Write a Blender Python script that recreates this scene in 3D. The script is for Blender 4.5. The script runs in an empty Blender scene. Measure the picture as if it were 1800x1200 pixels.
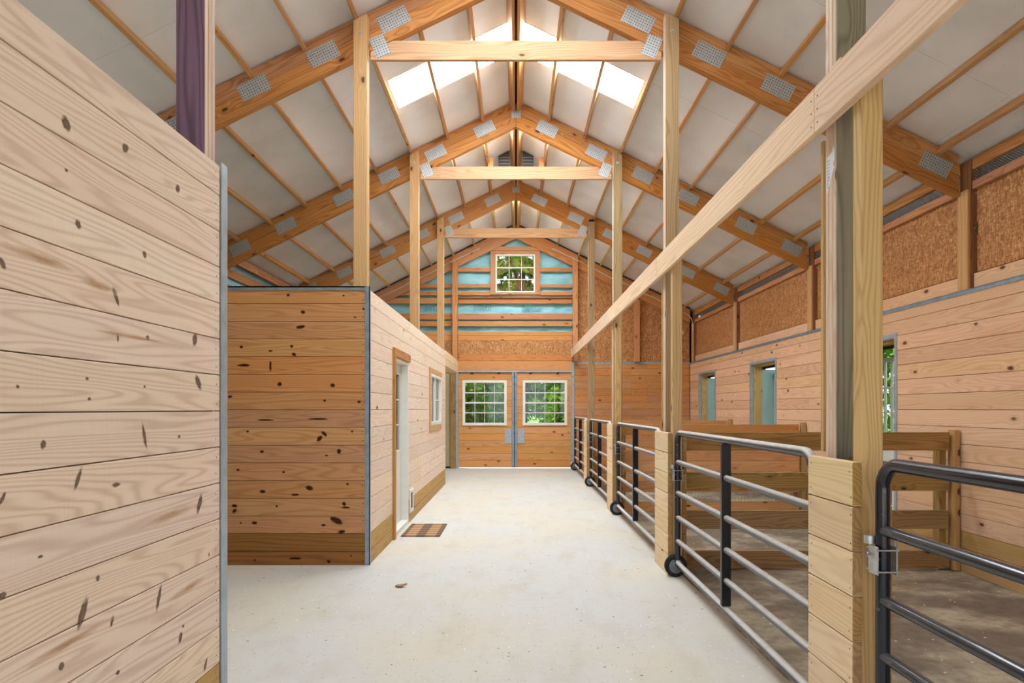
import bpy, math, random
from mathutils import Vector, Matrix

random.seed(11)
R = random.random
U = random.uniform
scene = bpy.context.scene
COL = scene.collection
ORG = {}

# ------------------------------------------------------------------ builder
class MB:
    """Collects faces; every vertex carries wood coordinates (wc) and a per-piece random number (rnd)."""
    def __init__(self):
        self.v, self.f, self.wc, self.rn, self.mi = [], [], [], [], []

    def add(self, verts, faces, wcs=None, rnd=None, mi=0):
        b = len(self.v)
        r = R() if rnd is None else rnd
        off = Vector((U(-40, 40), U(-40, 40), U(-40, 40)))
        for i, p in enumerate(verts):
            p = Vector(p)
            self.v.append(p)
            self.wc.append((Vector(wcs[i]) if wcs else p) + off)
            self.rn.append(r)
        for fc in faces:
            self.f.append([b + i for i in fc])
            self.mi.append(mi)
        return self

    def hexa(self, c, wcs=None, rnd=None, mi=0):
        # c: 8 corners, bottom ring 0-3 ccw seen from above, top ring 4-7
        return self.add(c, [(3, 2, 1, 0), (4, 5, 6, 7), (0, 1, 5, 4), (1, 2, 6, 5), (2, 3, 7, 6), (3, 0, 4, 7)], wcs, rnd, mi)

    def box(self, x0, x1, y0, y1, z0, z1, axis='x', rnd=None, mi=0):
        c = [(x0, y0, z0), (x1, y0, z0), (x1, y1, z0), (x0, y1, z0), (x0, y0, z1), (x1, y0, z1), (x1, y1, z1), (x0, y1, z1)]
        k = {'x': (0, 1, 2), 'y': (1, 0, 2), 'z': (2, 0, 1)}[axis]
        o = c[0]
        wcs = [tuple(p[j] - o[j] for j in k) for p in c]
        return self.hexa(c, wcs, rnd, mi)

    def obox(self, p0, p1, up, w, h, rnd=None, mi=0):
        p0, p1, up = Vector(p0), Vector(p1), Vector(up)
        d = (p1 - p0); L = d.length; d.normalize()
        s = d.cross(up).normalized(); u = s.cross(d).normalized()
        c, wcs = [], []
        for (zz) in (-.5, .5):
            for (a, b) in ((0, .5), (1, .5), (1, -.5), (0, -.5)):
                c.append(p0 + d * L * a + s * w * b + u * h * zz)
                wcs.append((L * a, w * b, h * zz))
        return self.hexa(c, wcs, rnd, mi)

    def prism(self, pts, y0, y1, ang=0.0, rnd=None, mi=0):
        # pts in the XZ plane (counter-clockwise seen from -Y), extruded along Y
        n = len(pts)
        ca, sa = math.cos(ang), math.sin(ang)
        vs, wcs = [], []
        for y in (y0, y1):
            for (x, z) in pts:
                vs.append((x, y, z)); wcs.append((x * ca + z * sa, -x * sa + z * ca, y))
        fs = [tuple(range(n)), tuple(reversed(range(n, 2 * n)))]
        for i in range(n):
            j = (i + 1) % n
            fs.append((j, i, n + i, n + j))
        return self.add(vs, fs, wcs, rnd, mi)

    def tube(self, path, r, n=12, closed=False, mi=0):
        P = [Vector(p) for p in path]
        m = len(P)
        vs, fs = [], []
        prev = None
        for i in range(m):
            a = P[i - 1] if (i > 0 or closed) else P[i]
            b = P[(i + 1) % m] if (i < m - 1 or closed) else P[i]
            t = (b - a).normalized()
            if prev is None:
                ref = Vector((0, 0, 1)) if abs(t.z) < .9 else Vector((1, 0, 0))
                u = t.cross(ref).normalized()
            else:
                u = (prev - t * prev.dot(t)).normalized()
            prev = u
            w = t.cross(u)
            for k in range(n):
                q = 2 * math.pi * k / n
                vs.append(P[i] + (u * math.cos(q) + w * math.sin(q)) * r)
        rng = m if closed else m - 1
        for i in range(rng):
            j = (i + 1) % m
            for k in range(n):
                l = (k + 1) % n
                fs.append((i * n + k, i * n + l, j * n + l, j * n + k))
        if not closed:
            fs.append(tuple(reversed(range(n))))
            fs.append(tuple(range((m - 1) * n, m * n)))
        return self.add(vs, fs, None, None, mi)

    def lathe(self, base, axis, prof, n=24, mi=0):
        # prof: (distance along axis, radius)
        base, ax = Vector(base), Vector(axis).normalized()
        ref = Vector((0, 0, 1)) if abs(ax.z) < .9 else Vector((1, 0, 0))
        u = ax.cross(ref).normalized(); w = ax.cross(u)
        vs, fs = [], []
        for (h, r) in prof:
            for k in range(n):
                q = 2 * math.pi * k / n
                vs.append(base + ax * h + (u * math.cos(q) + w * math.sin(q)) * r)
        m = len(prof)
        for i in range(m - 1):
            for k in range(n):
                l = (k + 1) % n
                fs.append((i * n + k, i * n + l, (i + 1) * n + l, (i + 1) * n + k))
        fs.append(tuple(reversed(range(n)))); fs.append(tuple(range((m - 1) * n, m * n)))
        return self.add(vs, fs, None, None, mi)

    def disc(self, c, u, v, a, b, n=18, mi=0, jag=0.0):
        # flat soft-edged mark: wc carries the unit-disc coordinates
        c, u, v = Vector(c), Vector(u), Vector(v)
        vs, wcs = [c], [(0, 0, 0)]
        for k in range(n):
            q = 2 * math.pi * k / n
            vs.append(c + u * a * math.cos(q) + v * b * math.sin(q)); wcs.append((math.cos(q), math.sin(q), 0))
        b0 = len(self.v)
        r = R()
        for p, w in zip(vs, wcs):
            self.v.append(Vector(p)); self.wc.append(Vector(w)); self.rn.append(r)
        for k in range(n):
            self.f.append([b0, b0 + 1 + k, b0 + 1 + (k + 1) % n]); self.mi.append(mi)
        return self

    def build(self, name, mat, parent=None, bevel=0.0, smooth=False, org=None):
        lo = [min(p[i] for p in self.v) for i in range(3)]
        hi = [max(p[i] for p in self.v) for i in range(3)]
        o0 = Vector(org) if org is not None else Vector(((lo[0] + hi[0]) / 2, (lo[1] + hi[1]) / 2, lo[2]))
        me = bpy.data.meshes.new(name)
        me.from_pydata([tuple(p - o0) for p in self.v], [], self.f)
        mats = mat if isinstance(mat, (list, tuple)) else [mat]
        for m in mats:
            me.materials.append(m)
        me.polygons.foreach_set('material_index', self.mi)
        a = me.attributes.new('wc', 'FLOAT_VECTOR', 'POINT')
        a.data.foreach_set('vector', [x for p in self.wc for x in p])
        a = me.attributes.new('rnd', 'FLOAT', 'POINT')
        a.data.foreach_set('value', self.rn)
        if smooth:
            me.polygons.foreach_set('use_smooth', [True] * len(me.polygons))
            try:
                me.set_sharp_from_angle(angle=math.radians(40))
            except Exception:
                pass
        me.update()
        ob = bpy.data.objects.new(name, me)
        COL.objects.link(ob)
        ORG[ob.name] = o0
        if parent is not None:
            ob.parent = parent
            ob.location = o0 - ORG[parent.name]
        else:
            ob.location = o0
        if bevel:
            b = ob.modifiers.new('edge', 'BEVEL'); b.width = bevel; b.segments = 1; b.limit_method = 'ANGLE'
        return ob


def tag(o, label, cat, group=None, kind=None):
    o['label'] = label
    o['category'] = cat
    if group:
        o['group'] = group
    if kind:
        o['kind'] = kind
    return o


def thing(name, loc, label, cat, group=None, kind=None):
    o = bpy.data.objects.new(name, None)
    o.empty_display_size = .1
    COL.objects.link(o)
    o.location = loc
    ORG[o.name] = Vector(loc)
    return tag(o, label, cat, group, kind)


def copy_tree(o, parent=None, shift=None):
    c = o.copy(); COL.objects.link(c)
    ORG[c.name] = ORG[o.name].copy()
    if parent is not None:
        c.parent = parent
    if shift is not None:
        c.location = o.location + Vector(shift); ORG[c.name] = ORG[o.name] + Vector(shift)
    for ch in list(o.children):
        copy_tree(ch, c)
    return c


# ------------------------------------------------------------------ materials
def lin(c):
    f = lambda x: x / 12.92 if x <= .04045 else ((x + .055) / 1.055) ** 2.4
    return tuple(f(x / 255.0) for x in c) + (1.0,)


class G:
    def __init__(self, name):
        self.m = bpy.data.materials.new(name)
        self.m.use_nodes = True
        self.t = self.m.node_tree
        self.t.nodes.clear()
        self.out = self.t.nodes.new('ShaderNodeOutputMaterial')

    def n(self, typ, **kw):
        nd = self.t.nodes.new('ShaderNode' + typ)
        for k, v in kw.items():
            if k.startswith('_'):
                setattr(nd, k[1:], v)
        for k, v in kw.items():
            if not k.startswith('_'):
                key = int(k[1:]) if k[0] == 'i' and k[1:].isdigit() else k.replace('__', ' ')
                self.set(nd.inputs[key], v)
        return nd

    def set(self, s, v):
        if hasattr(v, 'outputs'):
            v = v.outputs[0]
        if isinstance(v, bpy.types.NodeSocket):
            self.t.links.new(v, s)
        else:
            s.default_value = v

    def math(self, op, a, b=0.0, c=None, clamp=False):
        nd = self.t.nodes.new('ShaderNodeMath'); nd.operation = op; nd.use_clamp = clamp
        self.set(nd.inputs[0], a); self.set(nd.inputs[1], b)
        if c is not None:
            self.set(nd.inputs[2], c)
        return nd.outputs[0]

    def vmul(self, a, b):
        nd = self.t.nodes.new('ShaderNodeVectorMath'); nd.operation = 'MULTIPLY'
        self.set(nd.inputs[0], a); self.set(nd.inputs[1], b)
        return nd.outputs[0]

    def mix(self, f, a, b, mode='MIX'):
        nd = self.t.nodes.new('ShaderNodeMix'); nd.data_type = 'RGBA'; nd.blend_type = mode
        self.set(nd.inputs[0], f); self.set(nd.inputs[6], a); self.set(nd.inputs[7], b)
        return nd.outputs[2]

    def step(self, v, lo, hi):
        nd = self.t.nodes.new('ShaderNodeMapRange'); nd.interpolation_type = 'SMOOTHSTEP'
        self.set(nd.inputs[0], v); nd.inputs[1].default_value = lo; nd.inputs[2].default_value = hi
        return nd.outputs[0]

    def noise(self, vec, scale=1.0, detail=2.0, rough=.5):
        nd = self.t.nodes.new('ShaderNodeTexNoise')
        self.set(nd.inputs['Vector'], vec)
        nd.inputs['Scale'].default_value = scale; nd.inputs['Detail'].default_value = detail
        nd.inputs['Roughness'].default_value = rough
        return nd.outputs[0]

    def bsdf(self, col, rough=.6, metal=0.0, bump=None, bs=.2, bd=.001, spec=.4):
        b = self.n('BsdfPrincipled')
        self.set(b.inputs['Base Color'], col)
        self.set(b.inputs['Roughness'], rough)
        b.inputs['Metallic'].default_value = metal
        b.inputs['Specular IOR Level'].default_value = spec
        if bump is not None:
            bm = self.n('Bump'); bm.inputs['Strength'].default_value = bs; bm.inputs['Distance'].default_value = bd
            self.set(bm.inputs['Height'], bump)
            self.t.links.new(bm.outputs[0], b.inputs['Normal'])
        self.t.links.new(b.outputs[0], self.out.inputs[0])
        return b

    def attr(self, name):
        nd = self.t.nodes.new('ShaderNodeAttribute'); nd.attribute_name = name
        return nd


def wood(name, light, dark, knot=.5, var=.12, rings=7.0, contrast=.6, rough=.68, stain=.35, kcol=(70, 42, 26), saw=0.0, stainc=None, satv=.08, freq=34):
    g = G(name)
    wc = g.attr('wc').outputs['Vector']
    rnd = g.attr('rnd').outputs['Fac']
    vor = g.n('TexVoronoi', Vector=g.vmul(wc, (3.2, 6.0, 6.0)), Scale=1.0)
    kd = vor.outputs['Distance']
    sep = g.n('SeparateColor'); g.t.links.new(vor.outputs['Color'], sep.inputs[0])
    pres = g.math('LESS_THAN', sep.outputs[0], knot)
    kd2 = g.math('ADD', kd, g.math('MULTIPLY', g.math('SUBTRACT', g.noise(g.vmul(wc, (20, 50, 50)), 1.0, 1.0), .5), .07))
    km = g.math('MULTIPLY', g.math('SUBTRACT', 1.0, g.step(kd2, .08, .14)), pres)
    halo = g.math('MULTIPLY', g.math('SUBTRACT', 1.0, g.step(kd, .08, .5)), pres)
    n1 = g.noise(g.vmul(wc, (.42, 5.0, 5.0)), 1.0, 2.0, .45)
    sx = g.n('SeparateXYZ'); g.set(sx.inputs[0], wc)
    lin_ = g.math('MULTIPLY', g.math('ADD', sx.outputs[1], g.math('MULTIPLY', sx.outputs[2], .8)), freq)
    v = g.math('ADD', g.math('ADD', g.math('MULTIPLY', n1, rings * 1.7), lin_), g.math('MULTIPLY', halo, 1.0))
    rg = g.math('ADD', g.math('MULTIPLY', g.math('SINE', g.math('MULTIPLY', v, 6.283)), .5), .5)
    rg = g.math('POWER', rg, 2.2)
    fine = g.noise(g.vmul(wc, (2.5, 150, 150)), 1.0, 2.0, .6)
    fac = g.math('MULTIPLY', g.math('ADD', g.math('MULTIPLY', rg, .62), g.math('MULTIPLY', fine, .5)), contrast, clamp=True)
    col = g.mix(fac, lin(light), lin(dark))
    if stain:
        st = g.step(g.noise(g.vmul(wc, (.9, 5, 5)), 1.0, 2.0), .52, .8)
        col = g.mix(g.math('MULTIPLY', st, stain), col, lin(stainc or dark))
    hsv = g.n('HueSaturation')
    g.set(hsv.inputs['Color'], col)
    g.set(hsv.inputs['Value'], g.math('ADD', 1.0 - var, g.math('MULTIPLY', rnd, var * 1.6)))
    g.set(hsv.inputs['Saturation'], g.math('ADD', 1.0 - satv, g.math('MULTIPLY', g.math('FRACT', g.math('MULTIPLY', rnd, 7.31)), satv * 2)))
    g.set(hsv.inputs['Hue'], g.math('ADD', .494, g.math('MULTIPLY', g.math('FRACT', g.math('MULTIPLY', rnd, 3.77)), .012)))
    col = hsv.outputs[0]
    hal2 = g.math('MULTIPLY', g.math('SUBTRACT', 1.0, g.step(kd, .1, .3)), g.math('MULTIPLY', pres, .35))
    col = g.mix(hal2, col, lin(stainc or dark))
    col = g.mix(g.math('MULTIPLY', km, .9), col, lin(kcol))
    bump = g.math('ADD', g.math('MULTIPLY', fine, .6), rg)
    if saw:
        w = g.noise(g.vmul(wc, (260, 2.0, 2.0)), 1.0, 0.0)
        bump = g.math('ADD', bump, g.math('MULTIPLY', w, saw))
        col = g.mix(g.math('MULTIPLY', g.step(w, .45, .75), .10 * saw), col, lin(dark))
    g.bsdf(col, rough, bump=bump, bs=.25, bd=.0006, spec=.25)
    return g.m


def plain(name, c, rough=.5, metal=0.0, var=0.06, scale=9.0, spec=.4):
    g = G(name)
    tc = g.n('TexCoord').outputs['Object']
    n = g.noise(tc, scale, 3.0)
    k = g.step(n, .3, .75)
    a = lin(c); lo = tuple(x * (1 - var * 2) for x in a[:3]) + (1,)
    g.bsdf(g.mix(k, a, lo), rough, metal, spec=spec)
    return g.m


M = {}
M['pale'] = wood('pale pine boards', (245, 225, 204), (192, 160, 134), knot=0.0, var=.06, rings=14, contrast=.6, stain=.22, stainc=(220, 186, 148), saw=.5, rough=.75)
M['pale2'] = wood('pale pine boards with knots', (242, 224, 204), (206, 174, 144), knot=.3, var=.08, rings=12, contrast=.5, stain=.25, stainc=(210, 166, 120), rough=.75)
M['amber'] = wood('amber pine boards', (214, 160, 108), (158, 102, 58), knot=0.0, var=.12, rings=11, contrast=.6, stain=.25, rough=.62)  # office front: same pine as its side, weaker light put into the colour
M['amber2'] = wood('amber pine boards with knots', (218, 160, 106), (168, 106, 60), knot=.6, var=.12, rings=11, contrast=.5, stain=.3, rough=.62)
M['rafter'] = wood('orange rafter pine', (212, 154, 96), (152, 94, 48), knot=.6, var=.1, rings=9, contrast=.75, stain=.35, rough=.6)
M['purlin'] = wood('purlin pine', (208, 160, 106), (160, 110, 64), knot=.45, var=.14, rings=6, contrast=.6, stain=.25, rough=.6)
M['tie'] = wood('light tie pine', (222, 184, 142), (178, 130, 86), knot=.3, var=.1, rings=8, contrast=.7, stain=.3, rough=.65)
M['beamw'] = wood('cream beam pine', (238, 212, 182), (196, 158, 122), knot=.15, var=.06, rings=7, contrast=.55, stain=.25, stainc=(200, 170, 140), rough=.7)
M['right'] = wood('pinkish pine boards', (236, 196, 160), (196, 144, 106), knot=.45, var=.1, rings=12, contrast=.55, stain=.3, stainc=(200, 146, 98), rough=.66)
M['door'] = wood('door pine boards', (222, 166, 108), (176, 116, 66), knot=.6, var=.12, rings=7, contrast=.55, stain=.25, rough=.62)
M['yellow'] = wood('yellow treated post', (216, 184, 126), (162, 124, 68), knot=.6, var=.08, rings=9, contrast=.65, stain=.3, stainc=(172, 142, 88), kcol=(58, 36, 20), rough=.6, freq=40)
M['endgrain'] = wood('darker board end grain', (186, 148, 96), (130, 96, 54), knot=0.0, var=.08, rings=8, contrast=.7, stain=.4, rough=.8)  # end grain, darkened further to carry the shade on camera-facing ends
M['grey'] = wood('grey weathered post', (160, 156, 138), (108, 104, 90), knot=.6, var=.1, rings=9, contrast=.8, stain=.6, stainc=(84, 92, 80), kcol=(50, 42, 34), rough=.75)
M['ply'] = wood('pale post plies', (226, 206, 184), (184, 146, 122), knot=.25, var=.12, rings=8, contrast=.6, stain=.4, stainc=(190, 140, 115), rough=.72)
M['tanpost'] = wood('tan post pine', (214, 174, 124), (170, 124, 80), knot=.5, var=.06, rings=7, contrast=.5, stain=.2, rough=.65)
M['oldpost'] = wood('old greyish tan post', (184, 158, 120), (126, 100, 70), knot=.5, var=.06, rings=8, contrast=.7, stain=.4, rough=.75)
M['purple'] = wood('purple stained post', (142, 110, 136), (80, 58, 78), knot=.6, var=.05, rings=8, contrast=.75, stain=.6, stainc=(46, 32, 44), kcol=(34, 22, 30), rough=.7)
M['cream'] = wood('cream pilaster boards', (238, 214, 174), (202, 168, 122), knot=.2, var=.08, rings=8, contrast=.5, stain=.3, stainc=(206, 172, 116), rough=.68)
M['brownrail'] = wood('brown treated rail', (178, 144, 94), (114, 84, 48), knot=.6, var=.12, rings=9, contrast=.7, stain=.4, stainc=(98, 78, 44), kcol=(46, 28, 16), rough=.68)
M['girt'] = wood('reddish girt pine', (214, 158, 112), (152, 92, 52), knot=.6, var=.12, rings=8, contrast=.6, stain=.25, rough=.65)
M['treated'] = wood('greenish treated base board', (204, 166, 112), (158, 120, 72), knot=.4, var=.1, rings=8, contrast=.55, stain=.4, stainc=(158, 132, 84), rough=.7)
M['treatedd'] = wood('brown treated base board', (158, 108, 62), (106, 66, 34), knot=.1, var=.05, rings=6, contrast=.65, stain=.35, rough=.65)
M['dark'] = plain('dark gap behind boards', (44, 28, 18), .9)
M['galv'] = plain('galvanised steel', (150, 170, 186), .45, .55, .12, 14)
M['galvl'] = plain('pale galvanised trim', (176, 190, 200), .45, .35, .1, 14)
M['zinc'] = plain('zinc hardware', (196, 200, 200), .35, .7, .12, 30)
M['white'] = plain('white vinyl', (236, 236, 230), .4, 0, .03)
M['whited'] = plain('white painted door', (222, 228, 226), .4, 0, .03)
M['beige'] = plain('beige siding', (188, 176, 140), .5, 0, .05)
M['bluepanel'] = plain('pale blue door paint', (158, 196, 200), .5, 0, .05, 5)
M['barrail'] = plain('grey bar paint', (190, 196, 190), .45, .2, .05)
M['black'] = plain('black paint', (22, 26, 36), .28, 0, .2, 20, .5)
M['blackm'] = plain('matt black', (24, 23, 22), .7, 0, .2, 20)
M['rubber'] = plain('black rubber', (34, 35, 40), .75, 0, .25, 25)
M['hub'] = plain('grey hub metal', (120, 126, 130), .45, .4, .2, 30)
M['soffit'] = plain('dark soffit', (40, 40, 40), .8)
M['roofm'] = plain('grey roof metal', (120, 122, 124), .6)
M['fan'] = plain('dark grey vent metal', (62, 64, 66), .6, .2)
M['wire'] = plain('wire', (178, 180, 178), .45, .5)
M['cable'] = plain('white cable', (222, 218, 206), .5)
M['leafd'] = plain('dry leaf', (172, 130, 104), .8)
M['paper'] = plain('white paper', (226, 228, 234), .7, 0, .03)
M['ink'] = plain('faded blue ink', (120, 132, 168), .8)
M['mud'] = plain('dried mud', (142, 112, 66), .9, 0, .35, 60)
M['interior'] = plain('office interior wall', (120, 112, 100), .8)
M['bluebucket'] = plain('dark blue plastic', (28, 40, 110), .4)


def m_plate():
    g = G('galvanised nail plate')
    wc = g.attr('wc').outputs['Vector']
    sx = g.n('SeparateXYZ'); g.set(sx.inputs[0], wc)
    def cell(s, off=None):
        v = g.math('MULTIPLY', s, 38.0)
        if off is not None:
            v = g.math('ADD', v, off)
        return g.math('SUBTRACT', g.math('FRACT', v), .5)
    a, b = cell(sx.outputs[0]), cell(sx.outputs[1])
    d = g.math('SQRT', g.math('ADD', g.math('MULTIPLY', a, a), g.math('MULTIPLY', b, b)))
    k = g.math('SUBTRACT', 1.0, g.step(d, .16, .28))
    n = g.noise(wc, 30, 2)
    base = g.mix(n, lin((206, 212, 214)), lin((168, 176, 182)))
    g.bsdf(g.mix(k, base, lin((92, 96, 98))), .42, .35, bump=k, bs=.5, bd=.002)
    return g.m


def m_osb():
    g = G('oriented strand board')
    wc = g.n('TexCoord').outputs['Object']
    v1 = g.n('TexVoronoi', Vector=g.vmul(wc, (90, 90, 24)), Scale=1.0)
    v2 = g.n('TexVoronoi', Vector=g.vmul(wc, (30, 30, 90)), Scale=1.0)
    s1 = g.n('SeparateColor'); g.t.links.new(v1.outputs['Color'], s1.inputs[0])
    s2 = g.n('SeparateColor'); g.t.links.new(v2.outputs['Color'], s2.inputs[0])
    f = g.math('ADD', g.math('MULTIPLY', s1.outputs[0], .6), g.math('MULTIPLY', s2.outputs[1], .4))
    n = g.noise(wc, 6, 3)
    f = g.math('ADD', g.math('MULTIPLY', f, .75), g.math('MULTIPLY', n, .35), clamp=True)
    r = g.n('ValToRGB'); g.set(r.inputs[0], f)
    e = r.color_ramp.elements
    e[0].position = .15; e[0].color = lin((136, 90, 54)); e[1].position = .9; e[1].color = lin((218, 170, 120))
    x = e.new(.5); x.color = lin((176, 118, 66))
    g.bsdf(r.outputs[0], .72, bump=f, bs=.2, bd=.001)
    return g.m


def m_ceiling():
    g = G('white ceiling sheet')
    wc = g.n('TexCoord').outputs['Object']
    n = g.noise(wc, 1.3, 3)
    sp = g.step(g.noise(wc, 45, 1.0), .76, .82)
    c = g.mix(g.step(n, .3, .7), lin((243, 246, 249)), lin((228, 232, 235)))
    g.bsdf(g.mix(g.math('MULTIPLY', sp, .5), c, lin((130, 130, 126))), .6)
    return g.m


def m_floor():
    g = G('pale concrete floor')
    wc = g.n('TexCoord').outputs['Object']
    n = g.noise(wc, .7, 4, .55)
    n2 = g.noise(g.vmul(wc, (1, .5, 1)), 4.0, 4, .65)
    c = g.mix(g.step(n, .35, .65), lin((208, 202, 188)), lin((203, 204, 200)))
    c = g.mix(g.math('MULTIPLY', g.step(n2, .45, .75), .35), c, lin((186, 174, 152)))
    n3 = g.noise(g.vmul(wc, (9, 30, 9)), 1.0, 5, .7)
    c = g.mix(g.math('MULTIPLY', g.step(n3, .5, .85), .25), c, lin((160, 154, 142)))
    def specks(scale, dens, size, col, c, w):
        v = g.n('TexVoronoi', Vector=wc, Scale=scale)
        s = g.n('SeparateColor'); g.t.links.new(v.outputs['Color'], s.inputs[0])
        k = g.math('MULTIPLY', g.math('LESS_THAN', s.outputs[0], dens), g.math('LESS_THAN', g.math('ADD', v.outputs['Distance'], g.math('MULTIPLY', s.outputs[1], .1)), size))
        return g.mix(g.math('MULTIPLY', k, w), c, col)
    c = specks(16, .16, .17, lin((90, 84, 76)), c, .75)
    c = specks(22, .16, .16, lin((245, 244, 240)), c, .9)
    c = specks(45, .2, .25, lin((140, 130, 116)), c, .6)
    c = specks(9, .07, .09, lin((120, 96, 70)), c, .8)
    g.bsdf(c, .68, bump=n3, bs=.15, bd=.002, spec=.3)
    return g.m


def m_dirt():
    g = G('packed stall dirt')
    wc = g.n('TexCoord').outputs['Object']
    n = g.noise(g.vmul(wc, (.7, 1, 1)), 1.3, 4, .6)
    n2 = g.noise(wc, 14, 5, .7)
    c = g.mix(g.step(n, .42, .62), lin((126, 114, 99)), lin((182, 171, 148)))
    n4 = g.noise(wc, .8, 3)
    c = g.mix(g.math('MULTIPLY', g.step(n4, .55, .72), .5), c, lin((168, 134, 94)))
    c = g.mix(g.math('MULTIPLY', g.step(n2, .4, .75), .5), c, lin((84, 74, 64)))
    v = g.n('TexVoronoi', Vector=wc, Scale=18.0)
    s = g.n('SeparateColor'); g.t.links.new(v.outputs['Color'], s.inputs[0])
    k = g.math('MULTIPLY', g.math('LESS_THAN', s.outputs[0], .12), g.math('LESS_THAN', v.outputs['Distance'], .15))
    c = g.mix(k, c, lin((222, 214, 198)))
    g.bsdf(c, .9, bump=n2, bs=.5, bd=.01, spec=.15)
    return g.m


def m_film():
    g = G('blue insulation film')
    wc = g.n('TexCoord').outputs['Object']
    n = g.noise(g.vmul(wc, (2.0, 2.0, 4.0)), 1.0, 3)
    c = g.mix(g.step(n, .3, .75), lin((160, 222, 238)), lin((124, 192, 210)))
    g.bsdf(c, .4, spec=.4, bump=g.noise(g.vmul(wc, (3, 3, 9)), 1.0, 3), bs=.6, bd=.03)
    return g.m


def m_dusty(name, c, dust, amt, rough=.35):
    g = G(name)
    wc = g.n('TexCoord').outputs['Object']
    n = g.noise(wc, 18, 4, .7)
    nz = g.n('SeparateXYZ'); g.t.links.new(g.n('NewGeometry').outputs['Normal'], nz.inputs[0])
    k = g.math('MULTIPLY', g.step(nz.outputs[2], .05, .75), amt)
    k = g.math('MULTIPLY', k, g.math('ADD', .65, g.math('MULTIPLY', n, .7)), clamp=True)
    sp = g.step(g.noise(g.vmul(wc, (30, 9, 30)), 1.0, 1.0), .72, .76)
    k = g.math('MAXIMUM', k, g.math('MULTIPLY', sp, .55))
    g.bsdf(g.mix(k, lin(c), lin(dust)), g.math('ADD', rough, g.math('MULTIPLY', k, .25)), spec=.6)
    return g.m


def m_glass():
    g = G('thin window glass')
    fr = g.n('Fresnel', IOR=1.45)
    tr = g.n('BsdfTransparent', Color=(.96, .98, .97, 1))
    gl = g.n('BsdfGlossy', Roughness=.03)
    mx = g.n('MixShader'); g.set(mx.inputs[0], g.math('MULTIPLY', fr.outputs[0], 1.3, clamp=True))
    g.t.links.new(tr.outputs[0], mx.inputs[1]); g.t.links.new(gl.outputs[0], mx.inputs[2])
    g.t.links.new(mx.outputs[0], g.out.inputs[0])
    return g.m


def m_skylight():
    g = G('lit translucent skylight sheet')
    wc = g.n('TexCoord').outputs['Object']
    n = g.noise(g.vmul(wc, (9, 2.0, 9)), 1.0, 2)
    e = g.n('Emission')
    g.set(e.inputs['Color'], g.mix(g.step(n, .35, .75), (.90, .96, 1, 1), (.80, .88, .95, 1)))
    e.inputs['Strength'].default_value = SKYLIGHT
    g.t.links.new(e.outputs[0], g.out.inputs[0])
    return g.m


def m_mark(name, core, rim, amt=.9, e0=.5):
    # knots and stains lying in the board faces; soft irregular edge
    g = G(name)
    wc = g.attr('wc').outputs['Vector']
    rnd = g.attr('rnd').outputs['Fac']
    ln = g.n('VectorMath', _operation='LENGTH'); g.set(ln.inputs[0], wc)
    off = g.n('VectorMath', _operation='ADD'); g.set(off.inputs[0], wc)
    cv = g.n('CombineXYZ'); g.set(cv.inputs[2], g.math('MULTIPLY', rnd, 50.0)); g.t.links.new(cv.outputs[0], off.inputs[1])
    n = g.noise(off.outputs[0], 2.6, 4, .65)
    d = g.math('ADD', ln.outputs['Value'], g.math('MULTIPLY', g.math('SUBTRACT', n, .5), .95))
    a = g.math('SUBTRACT', 1.0, g.step(d, e0, .95))
    col = g.mix(g.step(d, .15, .65), lin(core), lin(rim))
    b = g.n('BsdfDiffuse'); g.set(b.inputs[0], col)
    t = g.n('BsdfTransparent')
    mx = g.n('MixShader'); g.set(mx.inputs[0], g.math('MULTIPLY', a, amt))
    g.t.links.new(t.outputs[0], mx.inputs[1]); g.t.links.new(b.outputs[0], mx.inputs[2])
    g.t.links.new(mx.outputs[0], g.out.inputs[0])
    return g.m


def m_leaf(name, c1, c2):
    g = G(name)
    rnd = g.attr('rnd').outputs['Fac']
    col = g.mix(rnd, lin(c1), lin(c2))
    d = g.n('BsdfDiffuse'); g.set(d.inputs[0], col)
    t = g.n('BsdfTranslucent'); g.set(t.inputs[0], col)
    mx = g.n('MixShader'); mx.inputs[0].default_value = .45
    g.t.links.new(d.outputs[0], mx.inputs[1]); g.t.links.new(t.outputs[0], mx.inputs[2])
    g.t.links.new(mx.outputs[0], g.out.inputs[0])
    return g.m


def m_mat():
    g = G('plaid doormat')
    wc = g.attr('wc').outputs['Vector']
    sx = g.n('SeparateXYZ'); g.t.links.new(g.n('TexCoord').outputs['Object'], sx.inputs[0])
    a = g.math('PINGPONG', g.math('ADD', sx.outputs[0], .345), .115)
    ka = g.step(a, .055, .065)
    b = g.math('PINGPONG', g.math('ADD', sx.outputs[1], .4), .055)
    kb = g.step(b, .025, .032)
    c = g.mix(g.math('MULTIPLY', kb, .75), lin((206, 164, 124)), lin((132, 98, 74)))
    c = g.mix(g.math('MULTIPLY', ka, .62), c, lin((70, 66, 68)))
    n = g.noise(g.n('TexCoord').outputs['Object'], 220, 2)
    c = g.mix(g.math('MULTIPLY', n, .25), c, lin((60, 46, 36)))
    g.bsdf(c, .95, bump=n, bs=.8, bd=.004, spec=.1)
    return g.m


def m_grass():
    g = G('lawn')
    wc = g.n('TexCoord').outputs['Object']
    n = g.noise(wc, .6, 5, .7)
    g.bsdf(g.mix(n, lin((120, 158, 74)), lin((78, 112, 50))), .9, bump=g.noise(wc, 30, 3), bs=.6, bd=.03)
    return g.m


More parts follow.
